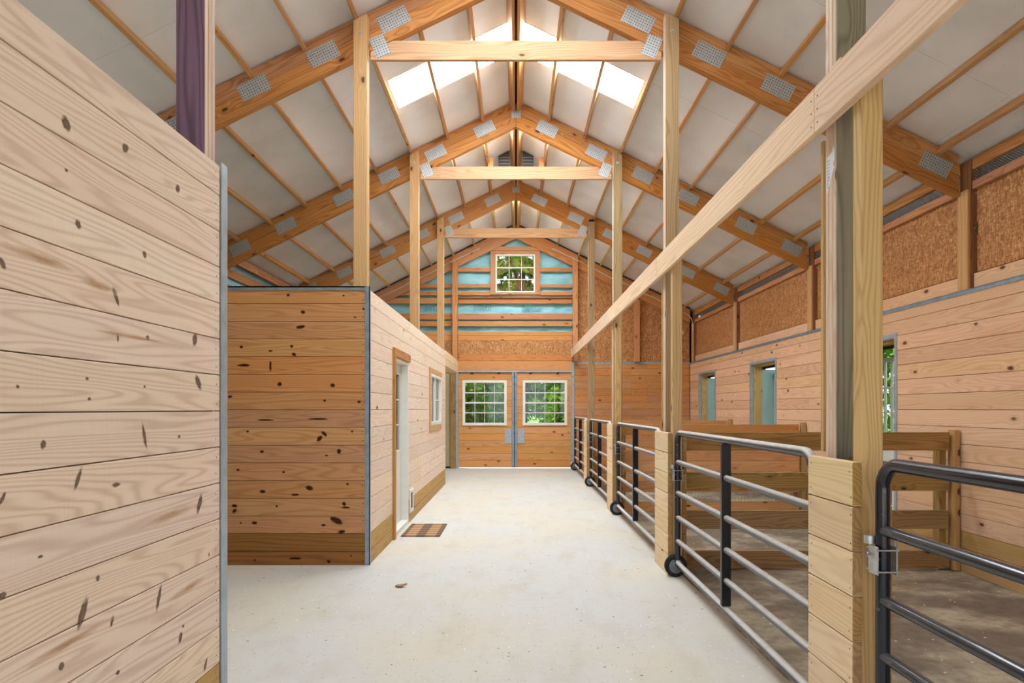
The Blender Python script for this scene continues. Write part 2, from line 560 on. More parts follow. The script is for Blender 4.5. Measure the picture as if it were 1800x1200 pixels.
SKYLIGHT = 20.0
M['plate'] = m_plate(); M['osb'] = m_osb(); M['ceil'] = m_ceiling(); M['floor'] = m_floor(); M['dirt'] = m_dirt()
M['film'] = m_film(); M['glass'] = m_glass(); M['sky'] = m_skylight(); M['mat'] = m_mat(); M['grass'] = m_grass()
M['filmink'] = plain('faded film print', (104, 166, 184), .45)
M['darkpost'] = wood('dark brown post', (160, 108, 68), (104, 62, 36), knot=.6, var=.06, rings=8, contrast=.7, stain=.3, rough=.65)
M['railg'] = m_dusty('dusty grey gate tube', (80, 84, 92), (200, 196, 190), .9)
M['raild'] = m_dusty('glossy black gate tube', (40, 44, 52), (120, 122, 126), .3, .08)
M['frameg'] = m_dusty('black gate frame with dusty top', (20, 26, 42), (204, 202, 198), 1.0, .3)
M['framed'] = m_dusty('glossy black gate frame', (18, 22, 36), (96, 98, 104), .4, .12)
M['knot'] = m_mark('grey brown knot', (140, 116, 98), (104, 82, 66), .85, .42)
M['knotd'] = m_mark('dark pine knot', (86, 46, 26), (52, 28, 16))
M['stain'] = m_mark('tan resin stain', (196, 154, 110), (214, 176, 136), .5, .1)
M['leaf1'] = m_leaf('bright leaves', (140, 180, 76), (74, 120, 46))
M['leaf2'] = m_leaf('deep leaves', (96, 138, 78), (52, 92, 52))
M['bark'] = plain('bark', (92, 76, 60), .9, 0, .3, 30)

# ------------------------------------------------------------------ dimensions
T = [2.76, 5.77, 8.83, 11.89]        # aisle post lines
TR = [2.68, 5.74, 8.86, 11.95]       # gate-side posts
YE = 14.93                            # far wall face
SL = .487                             # roof slope
AX = 6.15                             # ceiling at the ridge
WALLH = 2.66
OPEN_W, OPEN_H = 2.8, 3.3
def zc(x): return AX - SL * abs(x)

ROWS = [0.0, .131] + [.131 + .1695 * i for i in range(1, 15)] + [2.645]

# ------------------------------------------------------------------ setting: floors, ground
mb = MB(); mb.box(-4.6, 1.50, -3, 15.4, -.25, 0)
tag(mb.build('floor', M['floor']), 'pale speckled concrete floor of the centre aisle', 'floor', kind='structure')
mb = MB()
nx, ny = 40, 90
vs, fs = [], []
for j in range(ny + 1):
    for i in range(nx + 1):
        x = 1.5 + 3.2 * i / nx; y = -3 + 18.2 * j / ny
        vs.append((x, y, -.095 + .012 * math.sin(x * 3.1 + y * 1.7) * math.sin(y * 2.3 - x)))
for j in range(ny):
    for i in range(nx):
        a = j * (nx + 1) + i
        fs.append((a, a + 1, a + nx + 2, a + nx + 1))
mb.add(vs, fs)
tag(mb.build('floor_stalls', M['dirt'], smooth=True), 'dark packed dirt floor of the pens behind the gates', 'floor', kind='structure')
mb = MB(); mb.box(-120, 120, -60, 240, -.5, -.3)
tag(mb.build('ground', M['grass']), 'green lawn outside the barn beyond the far doors', 'lawn', kind='structure')
mb = MB(); mb.box(-14, 14, -18, -3, -.3, -.02)  # unseen pale slab, added to bounce sunlight up to the ceiling
tag(mb.build('ground_yard', M['floor']), 'pale sunlit concrete yard outside the open end behind the camera', 'ground', kind='structure')
mb = MB(); mb.box(-6, 6, 15.4, 17.0, -.3, -.02)
tag(mb.build('ground_apron', M['floor']), 'sunlit concrete apron seen under the far barn doors', 'ground', kind='structure')

# ------------------------------------------------------------------ plank wall helper
KY, KZ = Vector((0, 1, 0)), Vector((0, 0, 1))

def planks(mb, face, at, thick, u0, u1, rows, openings=(), joints=(), gap=.004, mi_fn=None, jprob=.35, back=True):
    """Boards lie along u (x or y). face 'x+': boards seen from -x side etc.; at = visible plane, body goes away by thick (signed)."""
    for k in range(len(rows) - 1):
        za, zb = rows[k] + (gap if k else 0), rows[k + 1]
        cuts = sorted({za, zb} | {z for o in openings for z in (o[2], o[3]) if za < z < zb})
        js = [j for j in joints if u0 < j < u1 and R() < jprob]
        xs = sorted([u0] + js + [u1])
        rr = [R() for _ in xs]
        for (ca, cb) in zip(cuts[:-1], cuts[1:]):
            if cb - ca < .004:
                continue
            segs = [(xs[i], xs[i + 1], rr[i]) for i in range(len(xs) - 1)]
            for (oa, ob, oz0, oz1) in openings:
                if oz0 < (ca + cb) / 2 < oz1:
                    ns = []
                    for (a, b, r) in segs:
                        if b <= oa or a >= ob:
                            ns.append((a, b, r))
                        else:
                            if a < oa: ns.append((a, oa, r))
                            if b > ob: ns.append((ob, b, r))
                    segs = ns
            for (a, b, r) in segs:
                if b - a < .01:
                    continue
                m = mi_fn(k) if mi_fn else 0
                lo, hi = min(at, at + thick), max(at, at + thick)
                if face == 'x':
                    mb.box(lo, hi, a + .001, b - .001, ca, cb, 'y', r, m)
                else:
                    mb.box(a + .001, b - .001, lo, hi, ca, cb, 'x', r, m)


def backing(mb, face, at, thick, u0, u1, z0, z1, openings=(), mi=0):
    segs = [(u0, u1, z0, z1)]
    for (oa, ob, oz0, oz1) in openings:
        ns = []
        for (a, b, c, d) in segs:
            if ob <= a or oa >= b or oz1 <= c or oz0 >= d:
                ns.append((a, b, c, d)); continue
            if a < oa: ns.append((a, oa, c, d))
            if ob < b: ns.append((ob, b, c, d))
            a2, b2 = max(a, oa), min(b, ob)
            if c < oz0: ns.append((a2, b2, c, oz0))
            if oz1 < d: ns.append((a2, b2, oz1, d))
        segs = ns
    lo, hi = min(at, at + thick), max(at, at + thick)
    for (a, b, c, d) in segs:
        if face == 'x':
            mb.box(lo, hi, a, b, c, d, 'y', mi=mi)
        else:
            mb.box(a, b, lo, hi, c, d, 'x', mi=mi)


def marks(mb, face, at, items, sgn, mi):
    """items: (u, z, half length, half height, angle deg). Lie .4 mm in front of the boards."""
    u = KY if face == 'x' else Vector((1, 0, 0))
    for (a, z, w, h, ang) in items:
        q = math.radians(ang)
        d = u * math.cos(q) + KZ * math.sin(q); e = -u * math.sin(q) + KZ * math.cos(q)
        p = Vector((at + sgn * .0006, a, z)) if face == 'x' else Vector((a, at + sgn * .0006, z))
        mb.disc(p, d, e, w, h, 18, mi)


def nails(mb, face, at, us, rows, sgn, mi, r=.004):
    for u in us:
        for k in range(len(rows) - 1):
            for fz in (.25, .75):
                z = rows[k] + (rows[k + 1] - rows[k]) * fz + U(-.008, .008)
                uu = u + U(-.006, .006)
                n = 6
                c = Vector((at + sgn * .0008, uu, z)) if face == 'x' else Vector((uu, at + sgn * .0008, z))
                t = KY if face == 'x' else Vector((1, 0, 0))
                vs = [c + (t * math.cos(6.283 * i / n) + KZ * math.sin(6.283 * i / n)) * r for i in range(n)]
                mb.add(vs, [tuple(range(n))], None, None, mi)

LK=[(1.85,2.387,0.022,0.028,30),(2.13,2.433,0.025,0.019,50),(2.46,2.410,0.024,0.019,60),(1.85,2.242,0.009,0.007,0),(1.90,2.089,0.019,0.015,-60),(2.24,2.080,0.017,0.015,-60),(2.08,1.892,0.042,0.012,-62),(1.62,1.896,0.023,0.011,-60),(2.26,1.770,0.013,0.011,0),(2.59,1.800,0.023,0.036,-20),(2.09,1.748,0.018,0.007,-90),(1.94,1.598,0.010,0.007,0),(1.67,1.562,0.008,0.007,0),(1.95,1.532,0.010,0.007,0),(2.24,1.583,0.009,0.007,0),(2.62,1.615,0.050,0.022,-55),(1.76,1.394,0.014,0.017,-10),(2.24,1.395,0.062,0.012,-75),(2.47,1.384,0.013,0.009,0),(1.90,1.276,0.048,0.011,65),(1.62,1.255,0.025,0.008,60),(2.08,1.234,0.028,0.010,0),(2.63,1.080,0.058,0.020,65),(1.99,0.933,0.013,0.012,-60),(1.92,0.839,0.064,0.019,68),(2.33,0.759,0.067,0.013,72),(2.06,0.764,0.025,0.010,70),(1.83,0.708,0.015,0.016,10),(2.48,0.546,0.030,0.016,70),(2.50,0.586,0.012,0.009,0),(2.09,0.573,0.014,0.010,0),(2.68,0.347,0.036,0.014,65),(1.62,0.991,0.016,0.013,0),(2.71,0.835,0.014,0.007,-90),(1.75,1.065,0.014,0.006,0)]
LS=[(2.18,1.762,0.30,0.012,0),(1.76,1.943,0.18,0.022,-3),(1.99,1.914,0.12,0.022,-4),(2.41,1.069,0.24,0.026,3),(1.86,0.767,0.24,0.021,3),(2.54,0.735,0.2,0.022,4)]
FK=[(-2.184,2.589,0.018,0.018,0),(-2.042,2.425,0.028,0.021,0),(-2.064,2.283,0.057,0.021,10),(-2.633,2.091,0.021,0.018,0),(-2.151,2.097,0.021,0.018,0),(-2.354,2.053,0.028,0.011,0),(-2.129,2.020,0.028,0.021,-20),(-2.611,1.916,0.078,0.018,0),(-2.354,1.907,0.014,0.064,0),(-2.266,1.735,0.028,0.025,0),(-1.757,1.724,0.028,0.025,0),(-2.742,1.615,0.028,0.018,0),(-1.834,1.577,0.018,0.014,0),(-2.403,1.391,0.107,0.011,0),(-1.899,1.401,0.121,0.011,0),(-2.573,1.281,0.018,0.014,0),(-1.883,1.215,0.046,0.026,50),(-1.839,1.260,0.043,0.020,-40),(-2.436,1.089,0.025,0.018,0),(-1.697,1.090,0.025,0.032,0),(-2.228,0.892,0.018,0.014,0),(-1.982,0.739,0.046,0.028,-15),(-2.430,0.706,0.036,0.021,0),(-2.118,0.675,0.050,0.014,0),(-2.699,0.570,0.036,0.021,0),(-2.699,0.520,0.032,0.021,50),(-2.294,0.564,0.014,0.014,0),(-1.648,0.586,0.028,0.022,-50),(-1.631,0.553,0.050,0.011,0),(-1.719,0.427,0.085,0.036,-25),(-1.670,0.320,0.043,0.021,10),(-2.507,0.405,0.036,0.021,0),(-1.845,0.383,0.028,0.014,0),(-2.638,0.405,0.014,0.011,0),(-2.502,0.048,0.014,0.011,0),(-2.118,0.065,0.078,0.014,0),(-1.795,0.035,0.025,0.018,-40),(-1.582,0.09,0.011,0.011,0),(-1.653,2.584,0.014,0.011,0),(-1.462,2.455,0.014,0.014,0),(-1.544,2.375,0.014,0.011,0),(-1.505,1.566,0.021,0.018,0),(-1.571,1.281,0.014,0.014,0),(-1.615,0.777,0.018,0.014,0),(-1.817,1.051,0.021,0.011,0),(-2.666,0.914,0.021,0.014,0)]

# ------------------------------------------------------------------ left stall wall (nearest)
mb = MB()
planks(mb, 'x', -1.40, -.03, -.6, 2.812, ROWS, mi_fn=lambda k: 2 if k < 2 else 0)
backing(mb, 'x', -1.434, -.012, -.6, 2.812, 0, 2.64, mi=1)
marks(mb, 'x', -1.40, LS, 1, 4); marks(mb, 'x', -1.40, LK, 1, 3)
nails(mb, 'x', -1.40, (2.775,), ROWS, 1, 5, .0035)
w = mb.build('wall_left', [M['pale'], M['dark'], M['treated'], M['knot'], M['stain'], M['blackm']], bevel=.002)
tag(w, 'pale knotty plank stall wall filling the left edge nearest the camera', 'wall', kind='structure')
mb = MB(); mb.box(-1.4, -1.393, 2.815, 2.86, 0, 2.665, 'z'); mb.box(-1.45, -1.4, 2.862, 2.87, 0, 2.665, 'z'); mb.box(-1.4, -1.393, 2.86, 2.87, 0, 2.665, 'z')
mb.build('corner_trim', M['galvl'], w)
mb = MB()
planks(mb, 'y', 2.862, -.028, -4.36, -1.452, ROWS)
tag(mb.build('wall_left_return', [M['pale2']], bevel=.002), 'plank return of the nearest stall wall running away from the aisle', 'wall', kind='structure')

# ------------------------------------------------------------------ office block
XO = -1.407
Y0, Y1 = 5.70, 11.86
mb = MB()
planks(mb, 'y', Y0, .03, -4.36, -1.415, ROWS, mi_fn=lambda k: 3 if k == 0 else (2 if k == 1 else 0))
backing(mb, 'y', Y0 + .034, .012, -4.36, -1.42, 0, 2.64, mi=1)
marks(mb, 'y', Y0, FK, -1, 4)
nails(mb, 'y', Y0, (-1.47,), ROWS, -1, 5, .005)
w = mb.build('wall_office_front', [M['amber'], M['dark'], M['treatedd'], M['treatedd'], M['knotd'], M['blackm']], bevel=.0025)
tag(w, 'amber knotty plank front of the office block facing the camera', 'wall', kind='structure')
mb = MB(); mb.box(-1.446, -1.40, Y0 - .006, Y0, 0, 2.672, 'z'); mb.box(-1.407, -1.40, Y0 - .006, Y0 + .03, 0, 2.672, 'z')
mb.build('corner_trim', M['galv'], w)
mb = MB(); mb.box(-4.36, -1.446, Y0 - .008, Y0 - .001, 2.635, 2.672, 'x'); mb.box(-4.36, -1.446, Y0 - .008, Y0 + .05, 2.66, 2.672, 'x')
mb.build('top_trim', M['galv'], w)

OD = (6.86, 7.76, 0.02, 2.10)      # office door opening (y0,y1,z0,z1)
OW = (9.70, 11.05, 1.22, 2.08)     # office window opening
mb = MB()
planks(mb, 'x', XO, -.03, Y0 + .03, Y1, ROWS, openings=[OD, OW], joints=(8.79, 8.81, 8.79, 8.8), mi_fn=lambda k: 2 if k < 2 else 0, jprob=.22)
backing(mb, 'x', XO - .034, -.012, Y0 + .06, Y1, 0, 2.64, [OD, OW], mi=1)
w = mb.build('wall_office_side', [M['pale2'], M['dark'], M['treated']], bevel=.002)
tag(w, 'pale plank side of the office block along the aisle with door and window', 'wall', kind='structure')
mb = MB(); planks(mb, 'y', Y1, -.03, -4.36, -1.455, ROWS)
tag(mb.build('wall_office_rear', [M['pale2']]), 'plank rear end of the office block facing the far wall', 'wall', kind='structure')
# interior of the office
mb = MB(); mb.box(-4.30, -4.2, Y0 + .1, Y1 - .1, .02, 2.5); mb.box(-4.2, -1.6, 9.05, 9.1, .02, 2.5)
tag(mb.build('wall_office_inside', M['interior']), 'dim inner wall of the office seen through its window', 'wall', kind='structure')
mb = MB(); mb.box(-4.3, -1.46, Y0 + .06, Y1 - .06, 2.50, 2.54)
tag(mb.build('ceiling_office', M['interior']), 'ceiling of the office block below its wall top', 'ceiling', kind='structure')

# office door
d = thing('door_1', (XO, 7.31, .02), 'white half-glass office door recessed in the pale plank wall', 'door', kind='structure')
mb = MB()
mb.box(XO - .10, XO + .006, OD[0], OD[0] + .035, .0, 2.10, 'z'); mb.box(XO - .10, XO + .006, OD[1] - .035, OD[1], .0, 2.10, 'z')
mb.box(XO - .10, XO + .006, OD[0] + .035, OD[1] - .035, 2.06, 2.10, 'y'); mb.box(XO - .10, XO + .004, OD[0] + .035, OD[1] - .035, 0, .055, 'y')
mb.build('door_frame', M['white'], d, bevel=.003)
mb = MB()
ya, yb = OD[0] + .04, OD[1] - .04
gz0, gz1 = .98, 1.93
mb.box(XO - .125, XO - .085, ya, ya + .13, .06, 2.055, 'z'); mb.box(XO - .125, XO - .085, yb - .13, yb, .06, 2.055, 'z')
mb.box(XO - .125, XO - .085, ya + .13, yb - .13, .06, gz0, 'y'); mb.box(XO - .125, XO - .085, ya + .13, yb - .13, gz1, 2.055, 'y')
mb.box(XO - .084, XO - .076, ya + .11, ya + .14, gz0 - .03, gz1 + .03, 'z'); mb.box(XO - .084, XO - .076, yb - .14, yb - .11, gz0 - .03, gz1 + .03, 'z')
mb.box(XO - .084, XO - .076, ya + .14, yb - .14, gz0 - .03, gz0, 'y'); mb.box(XO - .084, XO - .076, ya + .14, yb - .14, gz1, gz1 + .03, 'y')
leaf = mb.build('door_leaf', M['whited'], d, bevel=.002)
mb = MB(); mb.box(XO - .108, XO - .102, ya + .13, yb - .13, gz0, gz1)
mb.build('glass_pane', M['glass'], leaf)
mb = MB()
for i in (1, 2):
    z = gz0 + (gz1 - gz0) * i / 3; mb.box(XO - .10, XO - .09, ya + .13, yb - .13, z - .009, z + .009)
for i in (1, 2):
    y = ya + .13 + (yb - ya - .26) * i / 3; mb.box(XO - .10, XO - .09, y - .009, y + .009, gz0, gz1)
mb.build('muntin_grid', M['white'], leaf)
mb = MB()
mb.box(XO + .001, XO + .027, 6.775, 6.858, 0, 2.20, 'z'); mb.box(XO + .001, XO + .027, 6.86, 7.80, 2.105, 2.20, 'y')
mb.build('door_casing', M['rafter'], d, bevel=.002)
# office window
d = thing('window_1', (XO, 10.37, 1.22), 'white sliding window in the pale office wall', 'window', kind='structure')
mb = MB()
a0, a1, b0, b1 = OW
mb.box(XO - .05, XO + .024, a0, a0 + .05, b0, b1, 'z'); mb.box(XO - .05, XO + .024, a1 - .05, a1, b0, b1, 'z')
mb.box(XO - .05, XO + .024, a0 + .05, a1 - .05, b0, b0 + .06, 'y'); mb.box(XO - .05, XO + .024, a0 + .05, a1 - .05, b1 - .05, b1, 'y')
mb.build('window_frame', M['white'], d, bevel=.003)
mb = MB(); ym = (a0 + a1) / 2
mb.box(XO - .03, XO + .004, ym - .03, ym + .03, b0 + .06, b1 - .05, 'z')
mb.box(XO - .02, XO, ym + .03, a1 - .05, (b0 + b1) / 2 - .008, (b0 + b1) / 2 + .008, 'y')
mb.build('sash_rail', M['white'], d)
mb = MB(); mb.box(XO - .028, XO - .024, a0 + .05, a1 - .05, b0 + .06, b1 - .05)
mb.build('glass_pane', M['glass'], d)
mb = MB()
mb.box(XO + .001, XO + .026, a0 - .085, a0 - .002, b0 - .09, b1 + .09, 'z')
mb.box(XO + .001, XO + .02, a0, a1 + .08, b1 + .004, b1 + .09, 'y'); mb.box(XO + .001, XO + .02, a0, a1 + .05, b0 - .09, b0 - .004, 'y')
mb.build('window_casing', M['tanpost'], d, bevel=.002)
# vent register
d = thing('wall_vent', (XO + .012, 7.95, .126), 'small white wall register low beside the white office door', 'vent', kind='thing')
mb = MB(); 
mb.box(XO + .002, XO + .02, 7.83, 7.87, .126, .43); mb.box(XO + .002, XO + .02, 8.03, 8.07, .126, .43)
mb.box(XO + .002, XO + .02, 7.87, 8.03, .126, .17); mb.box(XO + .002, XO + .02, 7.87, 8.03, .385, .43)
mb.build('vent_frame', M['white'], d, bevel=.002)
mb = MB(); mb.box(XO + .002, XO + .006, 7.87, 8.03, .17, .385); mb.build('vent_opening', M['blackm'], d)
# header beyond the office
mb = MB()
mb.box(-1.446, -1.407, Y1 + .002, 14.45, 2.36, 2.50, 'y'); mb.box(-1.446, -1.407, Y1 + .002, 14.45, 2.502, 2.665, 'y')
mb.box(-1.60, -1.447, 12.01, 14.45, 2.36, 2.40, 'y')
tag(mb.build('passage_header', M['cream'], bevel=.003), 'cream plank header bridging the gap between office block and far wall', 'beam', kind='thing')

# ------------------------------------------------------------------ doormat, leaf
mb = MB()
mb.box(-1.35, -.89, 6.95, 7.69, .0005, .014, 'x')
tag(mb.build('doormat', M['mat'], bevel=.004), 'brown and black plaid doormat on the concrete outside the white office door', 'mat')
mb = MB()
c0 = Vector((-.965, 5.0, .002))
vs, fs = [], []
for i in range(7):
    t = i / 6; wd = .028 * math.sin(math.pi * min(.98, t + .04)) + .002
    for s in (-1, 0, 1):
        vs.append(c0 + Vector((-.05 + .1 * t, s * wd, .012 * abs(s) + .018 * t * t + .002 * math.sin(9 * t))))
for i in range(6):
    for s in range(2):
        a = i * 3 + s; fs.append((a, a + 1, a + 4, a + 3))
mb.add(vs, fs)
tag(mb.build('fallen_leaf', M['leafd']), 'small curled brown dry leaf on the concrete before the office block', 'leaf')

# ------------------------------------------------------------------ right outer wall (stall side)
XR = 4.37
rows_r = [-.10, .131 - .0] + ROWS[2:]
OPS = [(13.05, 14.18, -.10, 2.32), (10.01, 11.06, -.10, 2.32), (6.857, 7.92, -.10, 2.32)]
mb = MB()
planks(mb, 'x', XR, .03, -.6, YE - .004, rows_r, openings=OPS, joints=(4.75, 8.87, 8.88, 11.93, 12.4), mi_fn=lambda k: 2 if k < 2 else 0, jprob=.2)
backing(mb, 'x', XR + .034, .012, -.6, YE - .004, -.10, 2.63, OPS, mi=1)
w = mb.build('wall_right', [M['right'], M['dark'], M['treated']], bevel=.0025)
tag(w, 'pinkish pine plank wall behind the pens with three tall openings', 'wall', kind='structure')
mb = MB(); mb.box(XR - .008, XR - .001, -.6, YE - .01, 2.612, 2.652, 'y'); mb.box(XR - .008, XR + .12, -.6, YE - .01, 2.648, 2.655, 'y')
mb.build('top_trim', M['galv'], w)
LB = ['far corner', 'middle', 'near']
lab = ['blue-lined stall doorway nearest the far corner of the plank wall', 'blue-lined stall doorway in the middle of the plank wall', 'barred stall doorway partly behind the large near gate post']
for i, (a, b, z0, z1) in enumerate(OPS):
    d = thing('door_%d' % (i + 2), (XR, (a + b) / 2, -.10), lab[i], 'doorway', kind='structure')
    mb = MB()
    mb.box(XR - .008, XR - .001, b - .001, b + .045, z0, z1 + .045, 'z'); mb.box(XR - .008, XR - .001, a - .045, a + .001, z0, z1 + .045, 'z')
    mb.box(XR - .008, XR - .001, a + .001, b - .001, z1, z1 + .045, 'y')
    mb.box(XR - .001, XR + .05, b - .012, b - .001, z0, z1, 'z'); mb.box(XR - .001, XR + .05, a + .001, a + .012, z0, z1, 'z'); mb.box(XR - .001, XR + .05, a + .012, b - .012, z1 - .012, z1, 'y')
    mb.build('opening_frame', M['galvl'], d)
    mb = MB()
    mb.box(XR + .05, XR + .19, b - .05, b - .001, z0, z1, 'z'); mb.box(XR + .05, XR + .19, a + .001, a + .05, z0, z1, 'z'); mb.box(XR + .05, XR + .19, a + .05, b - .05, z1 - .05, z1, 'y')
    mb.build('wooden_jamb', M['yellow'], d)
    mb = MB()
    mb.box(XR + .19, XR + .47, b - .045, b - .005, z0 + .02, z1 - .10, 'z')
    pn = mb.build('swung_panel', M['bluepanel'], d)
    mb = MB(); mb.box(XR + .30, XR + .42, b - .075, b - .047, 1.05, 1.07); mb.box(XR + .33, XR + .35, b - .06, b - .047, .99, 1.10)
    mb.build('latch_handle', M['zinc'], pn)
    mb = MB()
    mb.box(XR + .19, XR + .21, a + .005, b - .05, z1 - .09, z1 - .0, 'y')
    mb.build('head_panel', M['soffit'], d)
    # grille door: solid lower panel and bars
    mb = MB(); gx = XR + .40
    mb.box(gx, gx + .035, a + .01, b - .06, z0 + .02, 1.10, 'y')
    mb.build('lower_panel', M['barrail' if i < 2 else 'white'], d)
    mb = MB()
    mb.box(gx, gx + .035, a + .01, b - .06, 1.10, 1.15, 'y'); mb.box(gx, gx + .035, a + .01, b - .06, 2.10, 2.15, 'y')
    mb.box(gx + .004, gx + .03, a + .01, b - .06, 1.44, 1.46, 'y'); mb.box(gx + .004, gx + .03, a + .01, b - .06, 1.76, 1.78, 'y')
    n = 8
    for k in range(n):
        y = a + .03 + (b - a - .11) * k / (n - 1)
        mb.tube([(gx + .017, y, 1.14), (gx + .017, y, 2.12)], .019, 10)
    mb.build('bar_grille', M['barrail'], d)

# posts, OSB, boards above the plank wall
XP0, XP1 = 4.40, 4.54
YT = [t + .11 for t in T]            # roof truss front planes
def wpost(y, label, bolts=True, nest=False):
    d = thing('wall_post', ((XP0 + XP1) / 2, y + .07, 2.66), label, 'post', 'posts above the gate-side plank wall')
    mb = MB(); mb.box(XP0 + .028, XP1, y, y + .14, 2.66, zc(XP1) - .01, 'z')
    s = mb.build('post_core', M['darkpost'], d, bevel=.003)
    mb = MB(); mb.box(XP0, XP0 + .026, y + .005, y + .135, 2.66, zc(XP1) - .3, 'z')
    mb.build('post_facing', M['tanpost'], d, bevel=.002)
    if bolts:
        for z in (3.87, 3.60):
            mb = MB()
            mb.lathe((XP0 + .085, y, z), (0, -1, 0), [(0, .014), (.006, .014), (.006, .008), (.014, .006)], 8)
            mb.build('bolt', M['zinc'], s)
wpost(T[0] + .02, 'brown wall post nearest the camera above the pinkish planks')
wpost(T[1] + .02, 'brown wall post carrying the nearest roof truss with a mud nest on it')
wpost(T[2] + .02, 'brown wall post carrying the middle roof truss')
wpost(T[3] + .02, 'brown wall post carrying the farthest roof truss')
wpost(YE - .15, 'corner wall post where the plank wall meets the far wall', bolts=False)
mb = MB()
for k in range(26):
    p = Vector((4.49 + U(-.026, .026), T[1] + .02 - .012 + U(-.004, .006), 3.24 + U(-.07, .07)))
    r = U(.010, .017)
    mb.lathe(p - Vector((0, 0, r)), (U(-.3, .3), 0, 1), [(.0, r * .4), (r * .5, r * .9), (r, r), (r * 1.6, r * .8), (r * 2, r * .3)], 8)
tag(mb.build('mud_nest', M['mud'], smooth=True), 'lumpy brown mud wasp nest stuck to a wall post above the planks', 'nest')

bays = [(T[0] + .165, T[1] + .015), (T[1] + .165, T[2] + .015), (T[2] + .165, T[3] + .015), (T[3] + .165, YE - .155)]
bn = ['in the bay nearest the camera', 'in the bay behind the nearest truss', 'in the bay behind the middle truss', 'in the bay next to the far wall']
for i, (a, b) in enumerate(bays):
    m = (a + b) / 2 + (.35 if i == 1 else 0)
    for k, (p, q) in enumerate(((a, m - .002), (m + .002, b))):
        mb = MB(); mb.box(4.485, 4.497, p, q, 2.83, 3.70, 'y')
        tag(mb.build('strand_board', M['osb']), '%s strand board above the plank wall %s' % (('nearer', 'farther')[k], bn[i]), 'panel', 'strand boards above the gate-side wall')
    mb = MB(); mb.box(4.455, 4.482, a, b, 2.665, 2.815, 'y')
    tag(mb.build('ledger_board', M['right'], bevel=.002), 'pine ledger board under the strand boards %s' % bn[i], 'board', 'ledger boards')
    mb = MB(); mb.box(4.44, 4.482, a, b, 3.635, 3.715, 'y')
    tag(mb.build('plate_board', M['girt'], bevel=.002), 'pine plate board under the wire vent strip %s' % bn[i], 'board', 'plate boards')
    mb = MB(); mb.box(4.44, 4.482, a, b, 3.825, 3.935, 'y')
    tag(mb.build('eave_board', M['rafter'], bevel=.002), 'orange eave board above the wire vent strip %s' % bn[i], 'board', 'eave boards')
    mb = MB()
    n = int((b - a) / .032)
    for k in range(-5, n):
        for s in (1, -1):
            y0 = a + k * .032; y1 = y0 + .13
            p0, p1 = (y0, y1) if s > 0 else (y1, y0)
            z0, z1 = 3.715, 3.825
            pa, pb = Vector((4.462, p0, z0)), Vector((4.462, p1, z1))
            ts = []
            for yl in (a, b):
                if (pa.y - yl) * (pb.y - yl) < 0: ts.append((yl - pa.y) / (pb.y - pa.y))
            lo, hi = 0.0, 1.0
            if pa.y < a or pb.y < a:
                t = (a - pa.y) / (pb.y - pa.y)
                if pa.y < a: lo = max(lo, t)
                else: hi = min(hi, t)
            if pa.y > b or pb.y > b:
                t = (b - pa.y) / (pb.y - pa.y)
                if pa.y > b: lo = max(lo, t)
                else: hi = min(hi, t)
            if hi - lo < .02: continue
            mb.obox(pa.lerp(pb, lo), pa.lerp(pb, hi), (1, 0, 0), .0034, .0016)
    tag(mb.build('vent_mesh', M['wire']), 'wire mesh vent strip under the eave %s' % bn[i], 'mesh', 'eave vent strips')
mb = MB(); mb.box(4.50, 4.56, -.6, 15.2, 2.5, 3.715); mb.box(4.95, 4.98, -.6, 15.2, 3.4, 3.80); mb.box(4.56, 4.95, -.6, 15.2, 3.60, 3.62)
tag(mb.build('wall_right_outer', M['soffit']), 'dark outer skin and soffit behind the eave vents', 'wall', kind='structure')
mb = MB(); backing(mb, 'x', 4.60, .05, -.6, 15.2, -.2, 2.5, [(o[0] - .01, o[1] + .01, -.3, 2.5) for o in OPS])
tag(mb.build('wall_right_skin', M['soffit']), 'outer skin of the plank wall around the stall doorways', 'wall', kind='structure')

# ------------------------------------------------------------------ left outer wall
mb = MB(); mb.box(-4.56, -4.54, -.6, 15.2, 0, 3.95)
tag(mb.build('wall_left_outer', M['film']), 'blue film covered outer wall glimpsed above the office block', 'wall', kind='structure')
for i, (a, b) in enumerate(bays):
    for (z0, z1, nm, lb) in ((3.30, 3.44, 'wall_girt', 'lower girt on the office-side outer wall'), (3.56, 3.70, 'plate_board', 'plate board on the office-side outer wall')):
        mb = MB(); mb.box(-4.53, -4.48, a, b, z0, z1, 'y')
        tag(mb.build(nm, M['rafter'], bevel=.002), '%s %s' % (lb, bn[i]), 'board', 'boards on the office-side outer wall', 'thing')
    mb = MB(); mb.box(-4.50, -4.44, a, b, 3.80, 3.93, 'y')
    tag(mb.build('eave_board', M['rafter'], bevel=.002), 'orange eave board over the office side %s' % bn[i], 'board', 'eave boards')
    mb = MB()
    for k in range(int((b - a) / .03)):
        y = a + .015 + k * .03
        mb.obox((-4.515, y, 3.70), (-4.515, y, 3.80), (1, 0, 0), .003, .002)
    for k in range(4):
        mb.obox((-4.515, a, 3.715 + k * .025), (-4.515, b, 3.715 + k * .025), (1, 0, 0), .003, .002)
    tag(mb.build('vent_mesh', M['wire']), 'wire mesh vent strip over the office side %s' % bn[i], 'mesh', 'eave vent strips')
for i, t in enumerate(T + [YE - .16]):
    mb = MB(); mb.box(-4.53, -4.41, t + .02, t + .14, 2.0, 3.92, 'z')
    tag(mb.build('wall_post', M['girt'], bevel=.003), ['office-side wall post nearest the camera', 'office-side wall post behind the office front', 'office-side wall post under the middle truss', 'office-side wall post under the farthest truss', 'office-side wall post in the far corner'][i], 'post', 'office-side wall posts')

